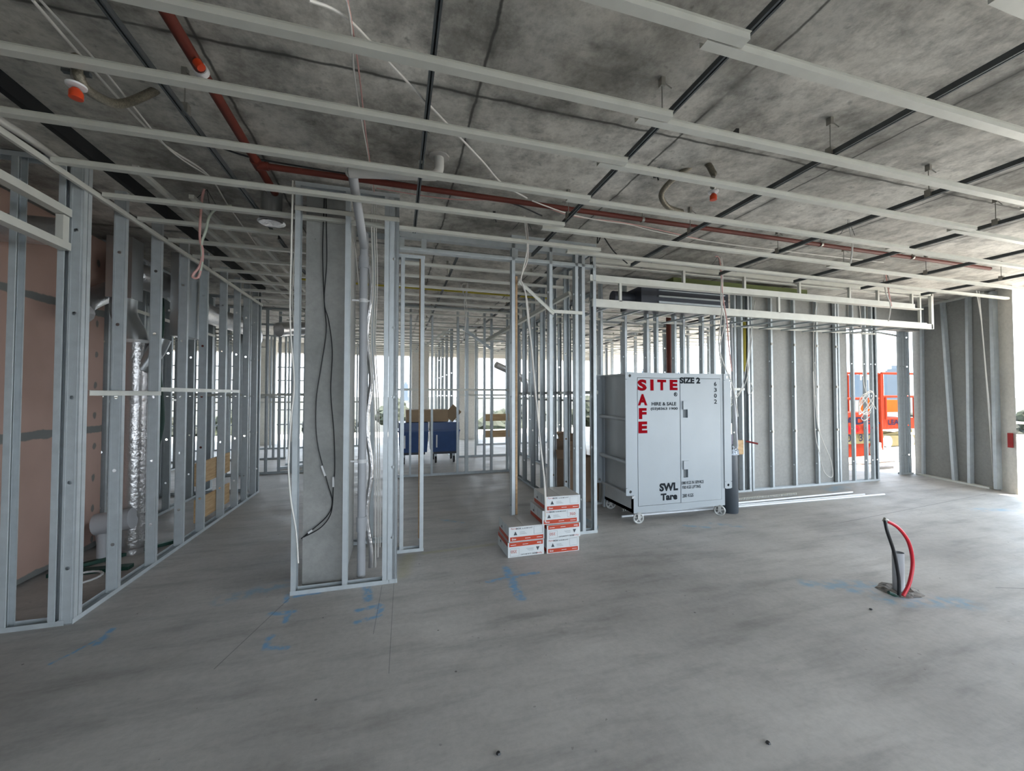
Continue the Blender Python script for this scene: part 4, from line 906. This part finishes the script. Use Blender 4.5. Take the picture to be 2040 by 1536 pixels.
# ---------------------------------------------------------------- cartons
def carton(x0, y0, z0, wd, dp, ht, rz, flip, stamp, label):
    t = thing('carton', label, 'carton', (x0, y0, z0), R(rz), 'stacked cartons')
    MB().box((0, 0, .001), (wd, dp, ht - .003)).build('carton_body', CARTW, t)
    top = MB().box((.001, .001, ht - .003), (wd - .001, dp - .001, ht - .001)).build('top_flaps', CARTT, t)
    MB().box((wd / 2 - .025, 0.0, ht - .001), (wd / 2 + .025, dp, ht)).build('tape', plain('brown_tape', (.40, .375, .34), .35), top)
    bz0, bz1 = (ht * .70, ht * .97) if flip else (ht * .05, ht * .32)
    MB().box((.012, -.0012, bz0), (wd - .012, 0, bz1)).box((-.0012, .012, bz0), (0, dp - .012, bz1)).build('red_band', CARTR, t)
    def U(u, v):  # carton-front coordinates, upside down when flipped
        return ((1 - u) * wd, (1 - v) * ht) if flip else (u * wd, v * ht)
    mk_ = MB(); mr = MB(); mw = MB()
    def tx(mb, s_, u0, u1, v0, v1, bold=.0):
        a = U(u0, v0); b_ = U(u1, v1)
        put_text(mb, s_, min(a[0], b_[0]), max(a[0], b_[0]), min(a[1], b_[1]), max(a[1], b_[1]), -.0022, bold, flip)
    tx(mr, 'Fyre', .06, .20, .80, .93); tx(mk_, 'BOX', .20, .34, .81, .92, .03); tx(mk_, 'SLAB-MOUNT', .36, .66, .82, .90, .01)
    a = U(.13, .44); b_ = U(.23, .70); cx = (a[0] + b_[0]) / 2
    lo, hi = a[1], b_[1]
    mk_.add([(a[0], -.002, lo), (b_[0], -.002, lo), (cx, -.002, hi)], [(0, 1, 2)])
    for k in range(3):
        p = U(.30, .48 + .07 * k); q_ = U(.50 - .03 * k, .50 + .07 * k)
        mk_.box((min(p[0], q_[0]), -.002, min(p[1], q_[1])), (max(p[0], q_[0]), -.0015, min(p[1], q_[1]) + .0014))
    if stamp: tx(mr, '350', .76, .92, .52, .72, .0)
    tx(mw, 'Grow', .08, .20, .12, .25, .03)
    for (u0, u1) in ((.45, .60), (.78, .93)):
        p = U(u0, .17); q_ = U(u1, .20); mw.box((min(p[0], q_[0]), -.0022, min(p[1], q_[1])), (max(p[0], q_[0]), -.0018, max(p[1], q_[1])))
    for (u0, v0, u1, v1) in ((.70, .42, .70, .92), (.94, .42, .94, .92), (.70, .92, .94, .92), (.70, .42, .94, .42)):
        p = U(u0, v0); q_ = U(u1, v1)
        mk_.box((min(p[0], q_[0]), -.0018, min(p[1], q_[1])), (max(p[0], q_[0]) + .0012, -.0015, max(p[1], q_[1]) + .0012))
    # label block on the short side
    mk_.box((-.0018, dp * .35, ht * .42), (-.0015, dp * .36, ht * .9)).box((-.0018, dp * .62, ht * .42), (-.0015, dp * .63, ht * .9)).box((-.0018, dp * .66, ht * .45), (-.0015, dp * .74, ht * .6))
    mk_.build('black_print', plain('carton_black_print', (.05, .055, .065), .6), t); mr.build('red_print', CARTR, t); mw.build('white_print', WHPL, t)
H1, H2 = .139, .135
carton(.995, 3.595, 0, .355, .36, H1, .8, True, True, 'bottom carton of the shorter left stack, printed upside down')
carton(1.005, 3.60, H1, .35, .355, H1, .5, False, False, 'top carton of the shorter left stack, with bare grey top')
carton(1.375, 3.59, 0, .33, .36, H2, -.8, False, False, 'bottom carton of the taller right stack')
carton(1.372, 3.575, H2, .345, .36, H2, 1.5, True, True, 'second carton from the floor in the right stack, upside down')
carton(1.335, 3.60, 2 * H2, .365, .37, H2, -.5, False, True, 'third carton from the floor in the right stack, stamped 350')
carton(1.36, 3.575, 3 * H2, .35, .36, H2, -1.0, False, False, 'top carton of the taller right stack, with bare grey top')

# ---------------------------------------------------------------- floor penetration with pipe and hoses
pp = thing('floor_stub_pipe', 'short grey plastic pipe standing up from a broken hole in the floor', 'pipe', (3.72, 2.18, 0))
MB().tube([(0, 0, 0), (0, 0, .29)], .036, 20, False).tube([(0, 0, .29), (0, 0, .02)], .031, 20, False).build('pipe_body', PVC, pp)
mb = MB(); N = 18
ring = []
for i in range(N):
    a = 2 * math.pi * i / N; r = .15 * (1 + .3 * noise.noise(Vector((math.cos(a) * 2, math.sin(a) * 2, 3))))
    ring.append((r * 1.0 * math.cos(a), r * .8 * math.sin(a), .002))
mid = [(x * .6, y * .6, .012 + .008 * random.random()) for x, y, z in ring]
inn = [(x * .33, y * .33, .004) for x, y, z in ring]
mb.add(ring + mid + inn, [(i, (i + 1) % N, N + (i + 1) % N, N + i) for i in range(N)] + [(N + i, N + (i + 1) % N, 2 * N + (i + 1) % N, 2 * N + i) for i in range(N)] + [tuple(range(2 * N, 3 * N))])
mb.build('broken_edge', plain('broken_concrete', (.13, .115, .10), .6, .2, .7, 25, .8, 40), pp)
tube_thing('black_hose', 'black flexible hose curving up from the floor hole beside the stub pipe', 'hose', [pt(1791, 1186, 2.1), pt(1790, 1150, 2.1), pt(1781, 1100, 2.1), pt(1768, 1060, 2.1), pt(1763, 1037, 2.12)], .011, BLACKCAB, 12, 6)
tube_thing('red_hose', 'bright red flexible hose arching up from the floor hole beside the stub pipe', 'hose', [pt(1799, 1187, 2.09), pt(1812, 1160, 2.09), pt(1818, 1120, 2.1), pt(1810, 1080, 2.1), pt(1790, 1052, 2.11), pt(1767, 1038, 2.13)], .012, plain('red_hose_rubber', (.55, .015, .03), .4), 12, 6)
q = pt(1763, 1036, 2.125)
tag(MB().tube([q + Vector((-.01, 0, -.01)), q + Vector((.0, 0, .008)), q + Vector((.02, 0, -.004))], .012, 10).build('metal_coupling', RODM), 'small metal coupling joining the black and red hoses at the top', 'coupling')
tag(MB().tube([pt(1770, 1180, 2.14), pt(1788, 1188, 2.12)], .012, 8).build('green_stub', GREEN), 'short green wire stub on the floor by the hose foot', 'wire stub')
for i, (x, y, lab) in enumerate([(1530, 1482, 'small dark pebble on the floor at the bottom right'), (993, 1503, 'small dark crumb on the floor at the bottom centre'), (1735, 1215, 'dark crumb on the floor in front of the stub pipe')]):
    a = (x - 1020) / FPX; q = pt(x, y, 1); t_ = EYE / (EYE - q.z); P = Vector((q.x * t_, q.y * t_, .004))
    tag(MB().lathe([(.004, -.004), (.011, 0), (.007, .006)], P, 7).build('debris_pebble', BLACKCAB), lab, 'pebble')

# ---------------------------------------------------------------- outside
def lift_text(parent, s_, a, b_, Y, m, o, bold=.03):
    p = pt(*a, Y); q_ = pt(*b_, Y); mb = MB(); put_text(mb, s_, p.x - o.x, q_.x - o.x, q_.z - o.z, p.z - o.z, Y - .03 - o.y, bold); mb.build('lettering', m, parent)
YL = 6.9
o = Vector((10.1, YL, 0))
lf = thing('scissor_lift', 'orange-red scissor lift with guard rails and blue lettering parked outside the right opening', 'scissor lift', o)
def X(px, Y=YL): return pt(px, 800, Y).x - o.x
def Z(py, px=1720, Y=YL): return pt(px, py, Y).z
x0, x1 = X(1640), X(1751)
MB().box((x0, 0, Z(864)), (x1, .7, Z(822))).build('platform_panel', LIFTRED, lf)
MB().box((x0, .02, Z(884)), (x1, .68, Z(864))).build('cream_band', LIFTCR, lf)
MB().box((x0, .04, Z(913)), (x1 - .15, .66, Z(884))).build('chassis', LIFTRED, lf)
for z in (Z(744), Z(794)):
    for yy in (0, .7): MB().tube([(x0, yy, z), (x1, yy, z)], .03, 10).build('guard_rail', LIFTRED, lf)
for xx in (x0, x0 + .7, x1):
    for yy in (0, .7): MB().tube([(xx, yy, Z(822)), (xx, yy, Z(744))], .035, 10).build('guard_post', LIFTRED, lf)
MB().tube([(x1 + .02, 0, .18), (x1 + .02, 0, Z(744))], .05, 10).build('entry_post', LIFTRED, lf)
for xx in (x0 + .2, x1 - .1):
    for yy in (.02, .62):
        wh_ = MB().tube([(xx, yy - .06, .2 - .03), (xx, yy + .06, .2 - .03)], .2, 20).build('wheel', RUBBER, lf)
        MB().tube([(xx, yy - .07, .17), (xx, yy + .07, .17)], .1, 16).build('hub', WHPL, wh_)
lift_text(lf, 'LEADER', (1655, 832), (1752, 844), YL, LIFTBL, o); lift_text(lf, '131 0 131', (1668, 849), (1740, 860), YL, REDLET, o); lift_text(lf, '1300 352', (1668, 866), (1735, 878), YL, LIFTBL, o, .01)
YM = 8.3
o2 = Vector((pt(1760, 800, YM).x, YM, 0))
lf2 = thing('scissor_lift', 'second scissor lift with cream scissor arms and an orange basket behind the first', 'scissor lift', o2)
def X2(px): return pt(px, 800, YM).x - o2.x
def Z2(py): return pt(1780, py, YM).z
a0, a1 = X2(1757), X2(1822)
MB().box((a0, 0, Z2(855)), (a1, .8, Z2(833))).build('platform_panel', LIFTRED, lf2)
MB().box((a0 + .15, .3, Z2(822)), (a1, .7, Z2(797))).build('orange_basket', LIFTOR, lf2)
for z in (Z2(744), Z2(790)): MB().tube([(a0, 0, z), (a1, 0, z)], .035, 10).build('guard_rail', LIFTRED, lf2)
for xx in (a0, a0 + .12, a1): MB().tube([(xx, 0, Z2(835)), (xx, 0, Z2(790 if xx != a0 else 744))], .045, 10).build('guard_post', LIFTRED, lf2)
for k in range(4):
    za = Z2(902 - k * 11); zb = Z2(893 - k * 11)
    MB().obox((a0, .1, za), (a1, .1, zb), .05, .09).obox((a0, .2, zb), (a1, .2, za), .05, .09).build('scissor_arm', LIFTCR, lf2)
MB().box((a0, 0, -.0), (a1, .8, .3)).build('chassis', LIFTCR, lf2)
for xx in (a0 + .15, a1 - .3): MB().tube([(xx, -.05, .14), (xx, .1, .14)], .17, 18).build('wheel', RUBBER, lf2)
lift_text(lf2, 'LEADER', (1767, 836), (1812, 845), YM, LIFTBL, o2)
# pipe and mats on the terrace
tube_thing('terrace_pipe', 'thick pale pipe lying on the terrace outside the right opening', 'pipe', [(8.6, 6.3, .07), (11.2, 6.5, .07)], .08, CARTT, 14)
tag(MB().box((9.3, 5.75, -.0), (9.75, 5.85, .05)).build('dark_offcut', BLACKCAB), 'dark rubber offcut lying just outside the right opening', 'offcut')
# balustrade outside the right opening
bl = thing('balustrade', 'pale metal balustrade outside the right opening', 'railing', (15.5, 0, 0))
for z in (.45, .78): MB().obox((0, -3, z), (0, 9, z), .05, .06).build('rail', WARMC, bl)
for y in range(-3, 10, 2): MB().box((-.03, y - .03, -.03), (.03, y + .03, .8)).build('post', WARMC, bl)
# scaffold along the far facade on the left
sf = thing('scaffold', 'steel scaffold with ledgers outside the far facade at the left', 'scaffold', (-9, 15.3, 0))
for z in (.5, 1.0, 1.55, 2.0, 2.45):
    MB().tube([(0, 0, z), (6.2, 0, z)], .024, 8).build('ledger', RAILM, sf)
for x in range(0, 6, 2):
    MB().tube([(x + .3, 0, -.03), (x + .3, 0, 3.1)], .028, 8).build('standard', RAILM, sf)
GZ = -13
struct('ground', MB().box((-2500, -200, GZ - 1), (2800, 3000, GZ)), GROUND, 'distant ground far below the building')
def blob(c, r, seed, sub=3):
    import bmesh
    bm = bmesh.new(); bmesh.ops.create_icosphere(bm, subdivisions=sub, radius=1)
    vs_ = []
    for v in bm.verts:
        n_ = v.co.normalized(); k = 1 + .28 * noise.fractal(n_ * 2.3 + Vector((seed, 0, 0)), .8, 2.1, 4) + .12 * noise.noise(n_ * 9 + Vector((0, seed, 0)))
        vs_.append((c[0] + n_.x * r[0] * k, c[1] + n_.y * r[1] * k, c[2] + n_.z * r[2] * k))
    fs = [tuple(v.index for v in f.verts) for f in bm.faces]; bm.free(); return vs_, fs
def tree(x, y, r, h, m, label, seed, base=GZ):
    t = thing('tree', label, 'tree', (x, y, base), 0, 'distant trees')
    mb = MB()
    for k in range(5):
        a = 2.1 * k + seed; rr = r * (.45 + .25 * ((k * 37 + seed * 13) % 5) / 5)
        mb.add(*blob((math.cos(a) * r * .5 * (k > 0), math.sin(a) * r * .5 * (k > 0), h - r * (.9 if k else .5)), (rr, rr, rr * .85), seed + k * 3.1))
    mb.build('crown', m, t); MB().tube([(0, 0, 0), (0, 0, h - r)], .3, 8).build('trunk', TRUNK, t)
TR = [(30, 25, 4.5, 12.0, BUSH, 'bright green tree close outside the right opening'), (40, 17, 4, 10.5, BUSH, 'bright green shrub crown low in the right opening')]
k = 0
for i, (x, y, r, h, m, lab) in enumerate(TR): tree(x, y, r, h, m, lab, i + 1)
places = [('far facade', [(-30, 70), (-20, 62), (-10, 75), (0, 66), (8, 72), (16, 64), (24, 74), (33, 68), (42, 75)]), ('right opening', [(60, 42), (72, 40), (66, 52), (78, 30), (90, 38), (58, 60)])]
for nm, L_ in places:
    for j, (x, y) in enumerate(L_):
        tree(x * 1.35, y * 1.3, 4.2 + (j * 7 % 3), 11 + (j * 5 % 4), LEAF if j % 2 else LEAFD, 'distant tree seen through the %s, %s from the left' % (nm, ORD[j]), j * 1.7 + len(nm))
def house(x, y, w_, d_, h_, rz, roof, label):
    t = thing('house', label, 'house', (x, y, GZ), rz, 'distant houses')
    MB().box((-w_ / 2, -d_ / 2, 0), (w_ / 2, d_ / 2, h_)).build('walls', HOUSEW, t)
    e = .6; rr = h_ + 2.6
    MB().add([(-w_ / 2 - e, -d_ / 2 - e, h_), (w_ / 2 + e, -d_ / 2 - e, h_), (w_ / 2 + e, d_ / 2 + e, h_), (-w_ / 2 - e, d_ / 2 + e, h_), (-w_ / 2 + d_ / 2, 0, rr), (w_ / 2 - d_ / 2, 0, rr)],
             [(0, 1, 5, 4), (1, 2, 5), (2, 3, 4, 5), (3, 0, 4), (3, 2, 1, 0)]).build('roof', roof, t)
    for x_ in (-w_ / 4, w_ / 4): MB().box((x_ - .8, -d_ / 2 - .03, 1), (x_ + .8, -d_ / 2, 2.4)).build('window', SLOTM, t)
hs = [(-30, 42, 'far left facade'), (-12, 46, 'far facade beyond the corridor'), (6, 43, 'far facade behind the column'), (24, 48, 'far facade behind the blue bins'), (50, 31, 'right opening beside the column'), (44, 52, 'opening beside the lifts'), (74, 18, 'right edge opening, further out')]
for i, (x, y, nm) in enumerate(hs):
    house(x, y, 14, 9, 4.5 + (i % 2), .2 * (i % 3), ROOFR if i % 3 != 2 else ROOFG, '%s-roofed house seen through the %s' % ('red' if i % 3 != 2 else 'grey', nm))
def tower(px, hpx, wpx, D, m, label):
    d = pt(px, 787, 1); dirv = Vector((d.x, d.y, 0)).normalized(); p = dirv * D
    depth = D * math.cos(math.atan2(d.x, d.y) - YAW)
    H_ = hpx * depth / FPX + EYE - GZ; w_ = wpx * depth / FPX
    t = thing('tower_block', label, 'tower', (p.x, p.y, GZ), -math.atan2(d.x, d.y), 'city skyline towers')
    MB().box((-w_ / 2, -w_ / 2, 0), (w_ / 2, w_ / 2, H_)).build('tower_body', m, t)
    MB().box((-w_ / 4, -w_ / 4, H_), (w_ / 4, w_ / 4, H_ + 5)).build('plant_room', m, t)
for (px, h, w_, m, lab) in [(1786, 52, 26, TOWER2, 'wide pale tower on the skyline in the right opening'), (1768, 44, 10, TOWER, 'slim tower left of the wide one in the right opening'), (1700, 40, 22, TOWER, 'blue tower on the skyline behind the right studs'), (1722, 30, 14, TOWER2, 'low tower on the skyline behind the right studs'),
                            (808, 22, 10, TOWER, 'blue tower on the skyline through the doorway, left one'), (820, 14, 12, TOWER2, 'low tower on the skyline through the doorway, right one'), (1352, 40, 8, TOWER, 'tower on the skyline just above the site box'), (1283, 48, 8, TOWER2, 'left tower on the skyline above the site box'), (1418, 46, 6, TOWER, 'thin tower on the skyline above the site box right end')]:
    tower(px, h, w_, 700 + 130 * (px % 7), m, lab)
